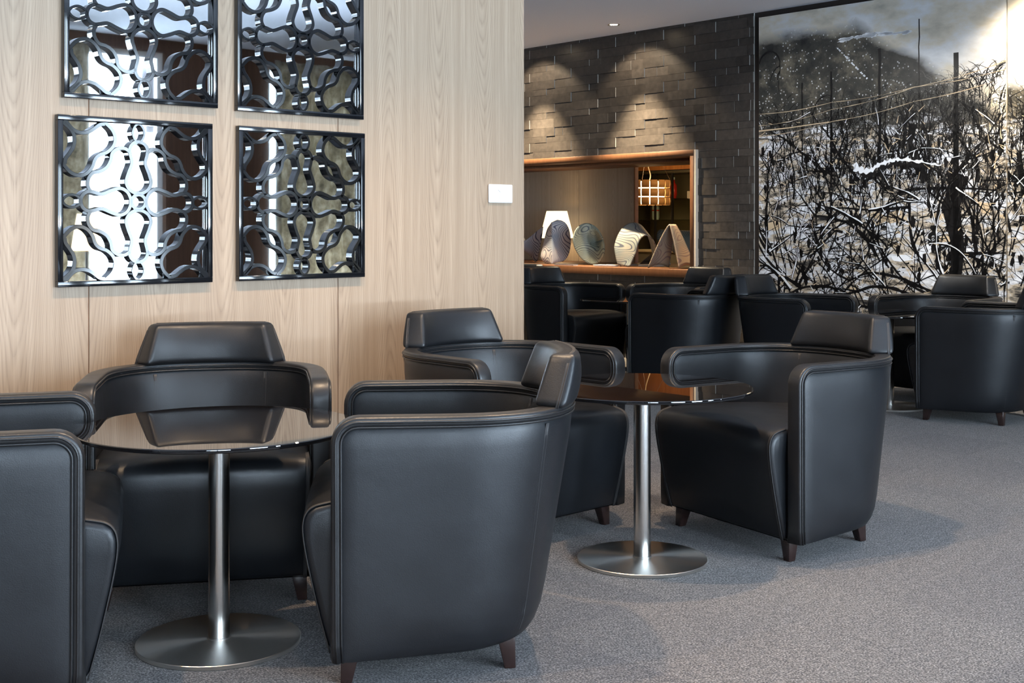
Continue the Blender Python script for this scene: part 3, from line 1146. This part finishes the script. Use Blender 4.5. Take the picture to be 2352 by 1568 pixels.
proto = make_chair()
CHAIRS = [
    (-1.000, 4.080, (0.20, -0.98), 'black leather armchair against the wood wall, facing the camera behind the left table'),
    (-0.172, 3.485, (-0.996, -0.087), 'nearest black leather armchair seen from its side and back, right of the left table'),
    (-1.405, 3.165, (0.958, 0.284), 'black leather armchair cut by the left edge of the picture'),
    (-0.045, 4.840, (0.68, -0.735), 'black leather armchair by the wall corner, half hidden behind the nearest armchair'),
    (1.045, 4.705, (-0.855, -0.520), 'black leather armchair right of the middle table, its seat front turned to the left'),
    (2.890, 7.500, (-0.76, 0.65), 'black leather armchair cut by the right edge of the picture, its back to the camera'),
    (2.935, 8.465, (-0.76, -0.64), 'black leather armchair with a gold sheen below the right of the snowy picture'),
    (1.925, 8.540, (0.76, -0.65), 'far black leather armchair below the left edge of the snowy picture, facing right'),
    (1.320, 8.975, (-0.72, 0.69), 'far black leather armchair seen from behind, in front of the niche'),
    (1.420, 10.150, (-0.742, -0.671), 'far black leather armchair whose headrest overlaps the right end of the niche shelf'),
    (0.455, 10.240, (0.70, -0.72), 'far black leather armchair just right of the wood wall corner, seat facing right'),
    (-0.100, 11.130, (-0.742, -0.671), 'farthest black armchair, a sliver showing beside the wood wall corner'),
]
for k, (x, y, f, lab) in enumerate(CHAIRS):
    o = proto if k == 0 else copy_tree(proto)
    o.location = (x, y, 0)
    o.rotation_euler = (0, 0, math.atan2(f[0], -f[1]))
    o['label'] = lab
    o['group'] = 'black leather tub armchairs'


# ------------------------------------------------------------------ tables
tb = thing('round_table', 'x', 'table')
b_ = MB()
b_.lathe([(0.0, 0.594), (0.379, 0.594), (0.3825, 0.596), (0.383, 0.600), (0.3825, 0.604), (0.380, 0.606), (0.0, 0.606)], 128)
b_.build('table_top', tb, mat='black_glass', smooth='angle')
b_ = MB()
b_.lathe([(0.0295, 0.012), (0.0295, 0.586)], 64)
b_.build('pole', tb, mat='brushed_pole', smooth='angle')
b_ = MB()
b_.lathe([(0.09, 0.585), (0.09, 0.594)], 48)
b_.build('mounting_plate', tb, mat='dark_metal', smooth='angle')
b_ = MB()
b_.lathe([(0.222, 0.0), (0.2255, 0.002), (0.2255, 0.0115), (0.224, 0.013), (0.036, 0.0155), (0.0, 0.0155)], 128)
b_.build('base', tb, mat='brushed_disc', smooth='angle')
b_ = MB()
b_.lathe([(0.0300, 0.015), (0.0325, 0.0155), (0.0325, 0.019), (0.0300, 0.0195)], 48)
b_.build('collar', tb, mat='satin_metal', smooth='angle')
for k, (x, y, lab) in enumerate([(-0.817, 3.46, 'round black glass table at the left with a steel pole, among three armchairs'),
                                 (0.452, 4.31, 'round black glass table in the middle, reflecting the orange niche'),
                                 (2.425, 7.97, 'round black glass table at the far right, mostly hidden by armchairs'),
                                 (0.905, 9.50, 'round black glass table farthest back, in front of the niche')]):
    o = tb if k == 0 else copy_tree(tb)
    o.location = (x, y, 0)
    o['label'] = lab
    o['group'] = 'round black glass tables'


# ------------------------------------------------------------------ lattice mirrors
def make_mirror():
    t = thing('wall_mirror', 'x', 'mirror')
    h = 0.3
    D = 0.026
    b_ = MB(); b_.box(-h + 0.01, h - 0.01, -0.004, -0.001, -h + 0.01, h - 0.01)
    b_.build('glass', t, mat='mirror_glass')
    b_ = MB()
    bw = 0.0195
    for (x0, x1, z0, z1) in ((-h, h, h - bw, h), (-h, h, -h, -h + bw), (-h, -h + bw, -h + bw, h - bw), (h - bw, h, -h + bw, h - bw)):
        b_.box(x0, x1, -D, 0.0, z0, z1)
    b_.build('border', t, mat='black_lacquer', bevel=(0.0015, 2))
    b_ = MB()
    B2 = 0.0070

    def bar(pts, closed=False, wid=B2, n=6):
        P = catmull([(x * h, 0, z * h) for x, z in pts], n, closed)
        L_ = len(P)
        ups = []
        for i in range(L_):
            a = P[i - 1] if (i > 0 or closed) else P[i]
            c = P[(i + 1) % L_] if (i < L_ - 1 or closed) else P[i]
            tt = (c - a).normalized()
            ups.append((Vector((tt.z, 0, -tt.x)), Vector((0, -1, 0))))
        r_ = 0.0012
        sec = [(-wid, 0.0042), (wid, 0.0042), (wid, D - r_ - 0.001), (wid - r_, D - 0.001), (-wid + r_, D - 0.001), (-wid, D - r_ - 0.001)]
        b_.sweep(P, sec, ups, closed)
    ring = [(0.088 * math.cos(PI * k / 6), 0.088 * math.sin(PI * k / 6)) for k in range(12)]
    bar(ring, True)
    up = [(0.06, 0.112), (0.125, 0.155), (0.16, 0.235), (0.135, 0.335), (0.095, 0.435), (0.088, 0.49), (0.108, 0.57), (0.115, 0.635), (0.075, 0.70)]
    full = [(0, 0.100)] + up + [(0, 0.725)] + [(-x, z) for x, z in reversed(up)]
    for rot in range(4):
        pts = full
        for _ in range(rot):
            pts = [(z, -x) for x, z in pts]
        bar(pts, True)
    bean = [(0.112, 0.60), (0.18, 0.638), (0.265, 0.63), (0.335, 0.575), (0.355, 0.49)]
    bean = bean + [(0.405, 0.405)] + [(z, x) for x, z in reversed(bean)]
    inner = [(0.44, 0.945), (0.335, 0.85), (0.298, 0.745), (0.325, 0.655), (0.40, 0.585), (0.48, 0.555)]
    inner = inner + [(0.525, 0.525)] + [(z, x) for x, z in reversed(inner)]
    outer = [(0.43, 0.915), (0.49, 0.905), (0.56, 0.855), (0.635, 0.812), (0.735, 0.80), (0.83, 0.842), (0.915, 0.945)]
    for sx_ in (1, -1):
        for sz_ in (1, -1):
            for crv in (bean, inner, outer, [(z, x) for x, z in outer]):
                bar([(x * sx_, z * sz_) for x, z in crv])
    lens_ = [(0, 0.94), (0.05, 0.905), (0.075, 0.83), (0.05, 0.755), (0, 0.718), (-0.05, 0.755), (-0.075, 0.83), (-0.05, 0.905)]
    for rot in range(4):
        pts = lens_
        for _ in range(rot):
            pts = [(z, -x) for x, z in pts]
        bar(pts, True, 0.0048)
    b_.build('lattice', t, mat='black_lacquer', smooth='angle')
    return t


def ux(px):
    a = (px - 1176) / FPX
    y = 5.78 / (1 - 0.943 * a)
    return U.dot(Vector((a * y, y, 0)))


mir = make_mirror()
MIR = [((ux(127) + ux(491)) / 2, 1.249, 'mirror with a black lacquer lattice, lower left of the four, reflecting a bright window'),
       ((ux(545) + ux(839)) / 2, 1.249, 'mirror with a black lacquer lattice, lower right of the four, above the nearest armchairs'),
       ((ux(142) + ux(503)) / 2, 1.909, 'mirror with a black lacquer lattice, upper left of the four, cut by the picture top'),
       ((ux(541) + ux(837)) / 2, 1.906, 'mirror with a black lacquer lattice, upper right of the four, cut by the picture top')]
for k, (u, z, lab) in enumerate(MIR):
    o = mir if k == 0 else copy_tree(mir)
    o.location = wp(u, 0.0015, z)
    o.rotation_euler = (0, 0, UANG)
    o['label'] = lab
    o['group'] = 'lattice mirrors on the wood wall'

# wall control plate
t = thing('wall_switch', 'white rectangular control plate on the wood wall near its corner', 'switch', wp((ux(1123) + ux(1185)) / 2, 0.001, 1.312), UANG)
b_ = MB(); b_.box(-0.074, 0.074, -0.012, 0, -0.043, 0.043)
b_.build('plate', t, mat='switch_plastic', bevel=(0.005, 3))
b_ = MB(); b_.box(-0.058, 0.06, -0.0135, -0.011, -0.034, 0.034)
b_.build('button', t, mat='switch_plastic', bevel=(0.002, 2))
b_ = MB()
b_.tube([(-0.022, -0.0137, 0.017), (-0.007, -0.0137, 0.006)], 0.0013, 5)
b_.tube([(-0.016, -0.0137, -0.02), (-0.01, -0.0137, -0.008), (-0.008, -0.0137, 0.0)], 0.0006, 5)
b_.build('symbol', t, mat='grey_mark')


# ------------------------------------------------------------------ printed landscape on the stone wall
def make_picture(width, seed, feature):
    rg = random.Random(seed)
    z0, z1 = 0.05, 2.945
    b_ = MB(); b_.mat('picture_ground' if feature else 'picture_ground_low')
    b_.box(0, width, -0.022, 0.010, z0, z1)

    def ribbon(pts, w0, w1, mat, layer, jag=0.15):
        b_.mat(mat)
        y = -0.0222 - 0.0004 * layer
        L_ = []
        R_ = []
        n = len(pts)
        for i, p in enumerate(pts):
            a = pts[max(0, i - 1)]; c = pts[min(n - 1, i + 1)]
            dx, dz = c[0] - a[0], c[1] - a[1]
            d = math.hypot(dx, dz) or 1e-6
            wd = (w0 + (w1 - w0) * i / (n - 1)) * (1 + rg.uniform(-jag, jag)) / 2
            nx_, nz_ = -dz / d * wd, dx / d * wd
            for lst, sg in ((L_, 1), (R_, -1)):
                lst.append((min(width - 0.001, max(0.001, p[0] + sg * nx_)), y, min(z1 - 0.001, max(z0 + 0.001, p[1] + sg * nz_))))
        li, ri = b_.pts(L_), b_.pts(R_)
        for i in range(n - 1):
            b_.face((li[i], li[i + 1], ri[i + 1], ri[i]))

    def branch(x, z, ang, length, wd, depth, mat='picture_black', layer=2, curl=0.35, snow=0.3):
        n = max(4, int(length / 0.035))
        pts = [(x, z)]
        st = length / n
        bend = rg.uniform(-curl, curl) * 0.25
        for _ in range(n):
            ang += bend + rg.uniform(-curl, curl) * 0.45
            x += math.cos(ang) * st
            z += math.sin(ang) * st
            if z > 2.15:
                ang += 0.3 * (1 if math.cos(ang) < 0 else -1)
            pts.append((x, z))
            if x < -0.1 or x > width + 0.1 or z < z0:
                break
        if len(pts) < 3:
            return
        ribbon(pts, wd, wd * 0.35, mat, layer, 0.3)
        if rg.random() < snow and wd > 0.007:
            ribbon([(p[0] + wd * 0.2, p[1] + wd * 0.55) for p in pts[:max(3, len(pts) * 2 // 3)]], wd * 0.5, wd * 0.2, 'picture_snow', layer + 1, 0.6)
        if depth > 0:
            for _ in range(rg.randint(2, 4)):
                q = pts[rg.randrange(1, len(pts))]
                branch(q[0], q[1], ang + rg.choice((-1, 1)) * rg.uniform(0.4, 1.3), length * rg.uniform(0.35, 0.65), wd * rg.uniform(0.4, 0.65), depth - 1, mat, layer, curl, snow)

    # blotches of dark undergrowth, scattered low marks on the snow
    def blot(x, z, r, mat, layer, flat=0.6, n=11):
        b_.mat(mat)
        y = -0.0222 - 0.0004 * layer
        ps = []
        for k in range(n):
            t = 2 * PI * k / n
            rr_ = r * rg.uniform(0.45, 1.15)
            ps.append((min(width - 0.001, max(0.001, x + rr_ * math.cos(t))), y, min(z1 - 0.001, max(z0 + 0.001, z + rr_ * flat * math.sin(t)))))
        c0 = b_.pts([(min(width - 0.001, max(0.001, x)), y, z)])[0]
        ids = b_.pts(ps)
        for k in range(n):
            b_.face((c0, ids[k], ids[(k + 1) % n]))
    for _ in range(260):
        blot(rg.uniform(0, width), 0.2 + 1.55 * rg.random() ** 1.2, rg.uniform(0.005, 0.03), rg.choice(('picture_black', 'picture_black', 'picture_grey')), 1, rg.uniform(0.2, 0.7))
    for _ in range(40):
        blot(rg.uniform(0, width), rg.uniform(0.3, 1.8), rg.uniform(0.03, 0.10), rg.choice(('picture_tan', 'picture_snow', 'picture_tan')), 1, rg.uniform(0.25, 0.6))
    # density grows to the right
    def rx():
        return width * rg.random() ** (0.72 if feature else 1.0)
    for _ in range(150):
        branch(rx(), rg.uniform(0.35, 1.75), PI / 2 + rg.gauss(0, 0.35), rg.uniform(0.2, 0.6), rg.uniform(0.007, 0.018), 2, curl=0.26, snow=0.05)
    for _ in range(48):
        branch(rx(), rg.uniform(0.4, 1.6), rg.uniform(0, PI), rg.uniform(0.4, 1.0), rg.uniform(0.014, 0.034), 2, curl=0.25, snow=0.15)
    # fine upright twigs through the upper thicket
    for _ in range(820):
        x = rx()
        top = 2.0 + 0.3 * (x / width) ** 2
        branch(x, rg.uniform(1.35, top), PI / 2 + rg.gauss(0, 0.28), rg.uniform(0.06, 0.22), rg.uniform(0.004, 0.012), 1, mat=rg.choice(('picture_black', 'picture_black', 'picture_black', 'picture_grey')), snow=0.0, curl=0.3)
    for _ in range(160):
        branch(rg.uniform(0, width), rg.uniform(0.6, 2.05), rg.uniform(0, PI), rg.uniform(0.03, 0.08), rg.uniform(0.005, 0.010), 0, mat=rg.choice(('picture_tan', 'picture_snow')), layer=3, snow=0.0)
    for _ in range(190):
        x = rx()
        blot(x, rg.uniform(0.7, 1.85), rg.uniform(0.008, 0.026), 'picture_black', 2, rg.uniform(1.2, 3.0))
    if feature:
        for (x, zt, zb, wd) in ((0.72, 2.42, 1.45, 0.022), (1.16, 2.56, 1.55, 0.028), (1.80, 2.46, 0.7, 0.05), (0.44, 2.35, 1.5, 0.014), (1.50, 2.75, 1.9, 0.012)):
            ribbon([(x + rg.uniform(-0.004, 0.004), zt + (zb - zt) * k / 12) for k in range(13)], wd * 0.8, wd, 'picture_black', 2, 0.1)
        ribbon([(1.84, 1.55), (1.76, 1.3), (1.82, 1.0), (1.78, 0.6)], 0.10, 0.14, 'picture_black', 2, 0.4)
        ribbon([(1.45, 1.95), (1.42, 1.8), (1.50, 1.62), (1.55, 1.5)], 0.09, 0.05, 'picture_black', 2, 0.4)
        # fence wires, slack between the posts
        for (za, zb) in ((2.02, 2.36), (1.93, 2.24), (2.12, 2.30)):
            ribbon([(width * k / 24, za + (zb - za) * (k / 24) ** 1.2 - 0.015 * math.sin(PI * (k % 8) / 8)) for k in range(25)], 0.003, 0.004, 'picture_tan', 4, 0.9)
        ribbon([(0.0, 1.975), (0.3, 1.985), (0.7, 2.01)], 0.012, 0.006, 'picture_tan', 4, 0.3)
        # snow-laden bough
        bough = catmull([Vector(q + (0,)) for q in ((0.93, 1.64), (1.05, 1.60), (1.18, 1.655), (1.32, 1.68), (1.5, 1.66), (1.68, 1.62))], 9)
        ribbon([(q.x, q.y + rg.uniform(-0.006, 0.006)) for q in bough], 0.05, 0.008, 'picture_snow', 4, 0.6)
        ribbon([(q.x + 0.01, q.y - 0.035 + rg.uniform(-0.008, 0.008)) for q in bough], 0.03, 0.012, 'picture_black', 3, 0.7)
        # pale ridge of snow on the hill
        for q in range(60):
            t_ = rg.random()
            blot(0.80 + 0.62 * t_, 2.675 - 0.03 * abs(t_ - 0.4) + rg.uniform(-0.012, 0.012), rg.uniform(0.02, 0.05), 'picture_snow', 2, 0.25)
        for q in range(30):
            t_ = rg.random()
            blot(0.78 + 0.27 * t_, 2.60 - 0.27 * t_, rg.uniform(0.004, 0.012), 'picture_snow', 2, 0.8)
        branch(0.0, 2.55, 1.05, 0.42, 0.02, 1, snow=0.0)
    else:
        for x in (0.3, 1.1, 1.7):
            ribbon([(x, 2.45), (x + 0.01, 1.6), (x, 0.8)], 0.03, 0.04, 'picture_black', 2)
    return b_


pic = make_picture(2.19, 11, True).build('landscape_panel')
place(pic, sp(S_ART, -0.012), SANG)
tag(pic, 'huge printed panel of a snowy thicket with black branches and fence posts', 'picture')
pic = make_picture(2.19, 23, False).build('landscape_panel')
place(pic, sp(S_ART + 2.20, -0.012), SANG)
tag(pic, 'second snowy thicket panel, cut by the right edge beyond a bright seam', 'picture')


# ------------------------------------------------------------------ things in the niche
def surf(b_, f, nu, nv, close=False):
    b_.grid([[f(i / nu, j / nv) for i in range(nu + 1)] for j in range(nv + 1)])


def shell(name, f, mat, loc, rz, label, nu=36, nv=14, th=0.012):
    b_ = MB()
    surf(b_, f, nu, nv)
    o = b_.build(name, mat=mat, smooth=True)
    so = o.modifiers.new('thickness', 'SOLIDIFY')
    so.thickness = th
    so.offset = 0
    zs = [v.co.z for v in o.data.vertices]
    mn = min(zs)
    for v in o.data.vertices:
        v.co.z -= mn - th * 0.3
    place(o, loc, rz)
    tag(o, label, 'sculpture', 'bent patterned sculptures on the niche shelf')
    return o


SH = 0.772
FACE = 0.0


def fold_leaf(u, v):            # tall folded leaf: two lobes meeting on a sharp crease
    t = (u - 0.42) / (0.58 if u > 0.42 else 0.42)
    z = 0.43 * (0.5 - 0.5 * math.cos(PI * v))
    if t > 0:
        wid = math.sin(PI * min(1.0, 0.04 + 0.93 * v)) ** 0.55
        return (0.19 * t * wid, 0.05 * t + 0.02 * math.sin(4 * v) * t, z + 0.02 * t)
    t = -t
    wid = (1.0 - 0.85 * v) * min(1.0, 0.35 + 2.2 * v)
    return (-0.17 * t * wid, 0.13 * t + 0.03 * math.sin(5 * v) * t, z * (1 - 0.10 * t))


def disc_curl(u, v):            # standing disc with a curled hollow on one side
    a = 2 * PI * u
    r = 0.02 + 0.98 * v
    x0 = 0.150 * r * math.cos(a)
    z0 = 0.215 * r * math.sin(a)
    c_, s_ = math.cos(0.32), math.sin(0.32)
    hol = max(0.0, 1 - ((r * math.cos(a) - 0.4) ** 2 + (r * math.sin(a) - 0.1) ** 2) / 0.25)
    return (x0 * c_ - z0 * s_, -0.10 * (r * math.cos(a + 0.5)) ** 2 + 0.09 * hol, 0.215 + x0 * s_ + z0 * c_)


def arch(u, v):                 # broad arch: wide rounded left foot, narrow right leg
    w_ = (v - 0.5) * 2
    a = PI * (1.02 - 1.0 * u)
    k = min(1.0, u * 1.6)
    cx = -0.02 + 0.150 * math.cos(a)
    cz = 0.03 + 0.36 * max(0.0, math.sin(a)) ** 0.8
    rd = math.sqrt(min(1.0, 0.12 + u / 0.16))
    hx = (0.115 * (1 - k) + 0.012 * k + 0.03 * math.sin(PI * u)) * rd
    hy = 0.04 + 0.09 * k
    hz = 0.06 * math.sin(PI * u)
    return (cx + hx * w_, -hy * w_ + 0.03 * math.cos(a), cz - hz * w_)


def fork(u, v):                 # peach piece folded like a tent, both feet rounded
    t = (u - 0.5) * 2
    z = 0.40 * (1 - abs(t) ** 1.2) + 0.03 * math.sin(PI * v) * abs(t)
    x = 0.14 * t + (v - 0.5) * (0.10 if t > 0 else 0.13) * (0.3 + abs(t))
    y = (v - 0.5) * 0.16 - 0.04 * t
    return (x, y, z)


def wave_sheet(u, v):           # twisting horizontal ribbon
    a = 2.2 * PI * u
    x = -0.24 + 0.46 * u
    w_ = (v - 0.5) * 0.30
    z = 0.19 + 0.08 * math.sin(a) + w_ * math.cos(1.2 * PI * u - 0.3)
    y = w_ * math.sin(1.2 * PI * u - 0.3) + 0.04 * math.cos(a)
    return (x, y, z)


def cone_curl(u, v):            # leaning sheet rolled into a cone
    a = -0.2 + 1.25 * PI * u
    r = 0.05 + 0.13 * v
    x = -0.20 + 0.44 * v + r * 0.35 * math.cos(a)
    z = 0.34 - 0.17 * v + 1.2 * r * math.sin(a)
    y = r * math.cos(a)
    return (x, y, z)


def at(px, py_or_n, z=SH):
    """point on the shelf at pixel column px, n metres behind the stone face"""
    a = (px - 1176) / FPX
    y = (13.0 + py_or_n / N.y) / (1 + (N.x / N.y) * a)
    return Vector((a * y, y, z))


shell('bent_sculpture', wave_sheet, 'shell_lilac', at(1200, 0.46), SANG + 0.25, 'lilac wavy bent sculpture at the left end, half behind the wood wall corner')
shell('bent_sculpture', fold_leaf, 'shell_lilac', at(1268, 0.22), SANG + 0.75, 'folded leaf-shaped sculpture with dark scale lines in front of the glowing lamp')
shell('bent_sculpture', disc_curl, 'shell_green', at(1355, 0.28), SANG + 0.65, 'green-grey curled disc sculpture standing on the shelf right of the lamp')
shell('bent_sculpture', arch, 'shell_white', at(1474, 0.26), SANG + 0.75, 'cream arch-shaped sculpture with blue contour lines in the middle of the shelf')
shell('bent_sculpture', fork, 'shell_peach', at(1545, 0.10), SANG + 0.55, 'peach tent-shaped sculpture standing near the right end of the shelf')
shell('bent_sculpture', cone_curl, 'shell_slate', at(1562, 0.50), SANG + 0.35, 'slate-green rolled sculpture behind the peach tent-shaped one')


def magazine(px, n, w_, d_, h_, mat, rz, label, z=SH):
    t = thing('magazine', label, 'magazine', at(px, n, z), SANG + rz, 'magazines lying on the niche shelf')
    b_ = MB(); b_.box(-w_ / 2, w_ / 2, -d_ / 2, d_ / 2, 0, h_ * 0.8)
    b_.build('pages', t, mat='paper_white')
    b_ = MB(); b_.box(-w_ / 2 - 0.003, w_ / 2 + 0.003, -d_ / 2 - 0.003, d_ / 2 + 0.003, h_ * 0.8, h_)
    b_.build('cover', t, mat=mat)


magazine(1300, 0.02, 0.26, 0.07, 0.012, 'paper_dark', 0.05, 'thin dark magazine lying at the shelf front below the folded leaf sculpture')
magazine(1392, 0.10, 0.22, 0.12, 0.014, 'paper_white', 0.1, 'white magazine lying on the shelf between disc and arch sculptures')
magazine(1428, 0.42, 0.26, 0.18, 0.016, 'paper_dark', -0.1, 'dark magazine lying behind the arch sculpture')
magazine(1496, 0.42, 0.20, 0.16, 0.018, 'paper_white', 0.2, 'white magazine seen through the opening of the arch sculpture')

# dark sloping stand
t = thing('book_stand', 'black sloping stand on the shelf, seen under the arch sculpture', 'stand', at(1502, 0.75), SANG)
b_ = MB()
i = b_.pts([(-0.14, -0.08, 0.0), (0.14, -0.08, 0.0), (0.14, 0.10, 0.0), (-0.14, 0.10, 0.0), (-0.12, -0.05, 0.03), (0.12, -0.05, 0.03), (0.12, 0.09, 0.11), (-0.12, 0.09, 0.11)])
for q in ((0, 3, 2, 1), (4, 5, 6, 7), (0, 1, 5, 4), (1, 2, 6, 5), (2, 3, 7, 6), (3, 0, 4, 7)):
    b_.face([i[k] for k in q])
b_.build('body', t, mat='paper_dark', bevel=(0.006, 2))
b_ = MB(); b_.box(-0.10, 0.10, -0.045, -0.035, 0.03, 0.045)
b_.build('ledge', t, mat='dark_metal', bevel=(0.002, 1))


# table lamps
def table_lamp(loc, label, r0, r1, sh, stem, zs, power):
    t = thing('table_lamp', label, 'lamp', loc, 0)
    b_ = MB(); b_.lathe([(0.0, 0), (0.08, 0), (0.08, 0.012), (0.02, 0.02), (0.0, 0.02)], 32)
    b_.build('base', t, mat='satin_metal', smooth='angle')
    b_ = MB(); b_.lathe([(0.009, 0.018), (0.009, stem)], 16)
    b_.build('stem', t, mat='satin_metal', smooth='angle')
    b_ = MB()
    b_.grid([[(r * math.cos(2 * PI * k / 40), r * math.sin(2 * PI * k / 40), z) for k in range(40)] for r, z in ((r0, zs), ((r0 + r1) / 2, zs + sh / 2), (r1, zs + sh))], close_u=True)
    o = b_.build('lamp_shade', t, mat='shade_glow', smooth=True)
    so = o.modifiers.new('thickness', 'SOLIDIFY'); so.thickness = 0.002
    b_ = MB(); b_.lathe([(0.0, stem), (0.02, stem + 0.005), (0.03, stem + 0.035), (0.02, stem + 0.06), (0.0, stem + 0.068)], 20)
    b_.build('bulb', t, mat='bulb_soft', smooth=True)
    lamp('lamp_glow', 'POINT', Vector(loc) + Vector((0, 0, stem + 0.09)), power, (1.0, 0.68, 0.36), shadow_soft_size=0.03)
    return t


table_lamp(at(1279, 0.92), 'glowing table lamp with a tapered shade at the back of the niche', 0.19, 0.115, 0.30, 0.30, 0.26, 7)

# pendant: curved plates round a glowing core
pl = sp(-0.31, 2.49, 0)
t = thing('pendant_lamp', 'pendant lamp of curved orange plates glowing through their gaps, behind the niche', 'lamp', (pl.x, pl.y, 1.41), SANG)
pr, phh = 0.26, 0.31
b_ = MB(); b_.lathe([(0.19, 0.02), (0.19, phh - 0.02)], 40)
b_.build('core', t, mat='pendant_core', smooth='angle')
for r_ in range(3):
    for k in range(16):
        a0 = 2 * PI * (k + 0.06) / 16
        a1 = 2 * PI * (k + 0.94) / 16
        z0, z1 = phh * r_ / 3 + 0.006, phh * (r_ + 1) / 3 - 0.006
        b_ = MB()
        tw = 0.012 * math.sin(k * 2.3 + r_ * 1.7)
        b_.grid([[((pr + rr_) * math.cos(a0 + (a1 - a0) * q / 5 + tw * (zz - z0) * 8), (pr + rr_) * math.sin(a0 + (a1 - a0) * q / 5 + tw * (zz - z0) * 8), zz) for q in range(6)] for zz, rr_ in ((z0, 0.0), ((z0 + z1) / 2, 0.008), (z1, 0.0))])
        o = b_.build('plate', t, mat='pendant_plate', smooth=True)
        so = o.modifiers.new('thickness', 'SOLIDIFY'); so.thickness = 0.003
zc = 2.13 - 1.41
for a in (0.5, 2.6, 4.7):
    b_ = MB(); b_.tube([(pr * math.cos(a), pr * math.sin(a), phh), (0.05 * math.cos(a), 0.05 * math.sin(a), zc)], 0.0018, 5)
    b_.build('cable', t, mat='satin_metal')
b_ = MB(); b_.tube(catmull([(0.0, 0, phh - 0.03), (0.03, 0, phh + 0.06), (-0.04, 0.0, phh + 0.25), (-0.05, 0, zc - 0.01)], 8), 0.006, 6)
b_.build('cord', t, mat='cream')
b_ = MB(); b_.lathe([(0.07, zc - 0.02), (0.07, zc)], 24)
b_.build('canopy', t, mat='satin_metal', smooth='angle')

# things on the cabinet shelves (real places on the glass)
def cab_pt(px, dy, z):
    a = (px - 1176) / FPX
    n_ = 3.40 + dy
    y = (13.0 + n_ / N.y) / (1 + (N.x / N.y) * a)
    return Vector((a * y, y, z + 0.02))


p = cab_pt(1547, -0.2, 1.486)
t = thing('bottle', 'red bottle on the glass shelf right of the pendant lamp', 'bottle', p, SANG)
b_ = MB(); b_.lathe([(0.0, 0), (0.035, 0), (0.045, 0.06), (0.042, 0.17), (0.02, 0.20), (0.016, 0.24), (0.0, 0.24)], 24)
b_.build('body', t, mat='red_plastic', smooth=True)
b_ = MB(); b_.lathe([(0.0, 0.24), (0.018, 0.24), (0.018, 0.27), (0.0, 0.27)], 16)
b_.build('cap', t, mat='mint_plastic', smooth='angle')
p = cab_pt(1585, -0.25, 1.486)
t = thing('card', 'small cream card standing on the glass shelf at the right of the cabinet', 'card', p, SANG)
b_ = MB(); b_.box(-0.045, 0.045, -0.003, 0.003, 0, 0.09)
b_.build('sheet', t, mat='paper_white')
p = cab_pt(1506, -0.22, 1.226)
t = thing('jar', 'pale mint jar with a red band on the glass shelf below the pendant', 'jar', p, SANG)
b_ = MB(); b_.mat('mint_plastic'); b_.lathe([(0.0, 0), (0.04, 0), (0.047, 0.03), (0.047, 0.17), (0.0, 0.175)], 24)
b_.build('body', t, smooth='angle')
b_ = MB(); b_.lathe([(0.048, 0.11), (0.048, 0.125)], 24)
b_.build('band', t, mat='red_plastic', smooth='angle')
b_ = MB(); b_.lathe([(0.0, 0.174), (0.048, 0.174), (0.048, 0.20), (0.0, 0.20)], 24)
b_.build('lid', t, mat='paper_white', smooth='angle')

# floor lamp near the windows, only met in the mirrors
fl_ = wp(4.72, 6.2, 0)
t = thing('floor_lamp', 'floor lamp with a tapered shade by the curtain, reflected in the lower left mirror', 'lamp', fl_, 0)
b_ = MB(); b_.lathe([(0.0, 0), (0.13, 0), (0.13, 0.015), (0.0, 0.02)], 32)
b_.build('base', t, mat='dark_metal', smooth='angle')
b_ = MB(); b_.lathe([(0.011, 0.018), (0.011, 1.0)], 16)
b_.build('pole', t, mat='dark_metal', smooth='angle')
b_ = MB()
b_.grid([[(r * math.cos(2 * PI * k / 40), r * math.sin(2 * PI * k / 40), z) for k in range(40)] for r, z in ((0.13, 0.95), (0.08, 1.27))], close_u=True)
o = b_.build('lamp_shade', t, mat='shade_glow', smooth=True)
so = o.modifiers.new('thickness', 'SOLIDIFY'); so.thickness = 0.002
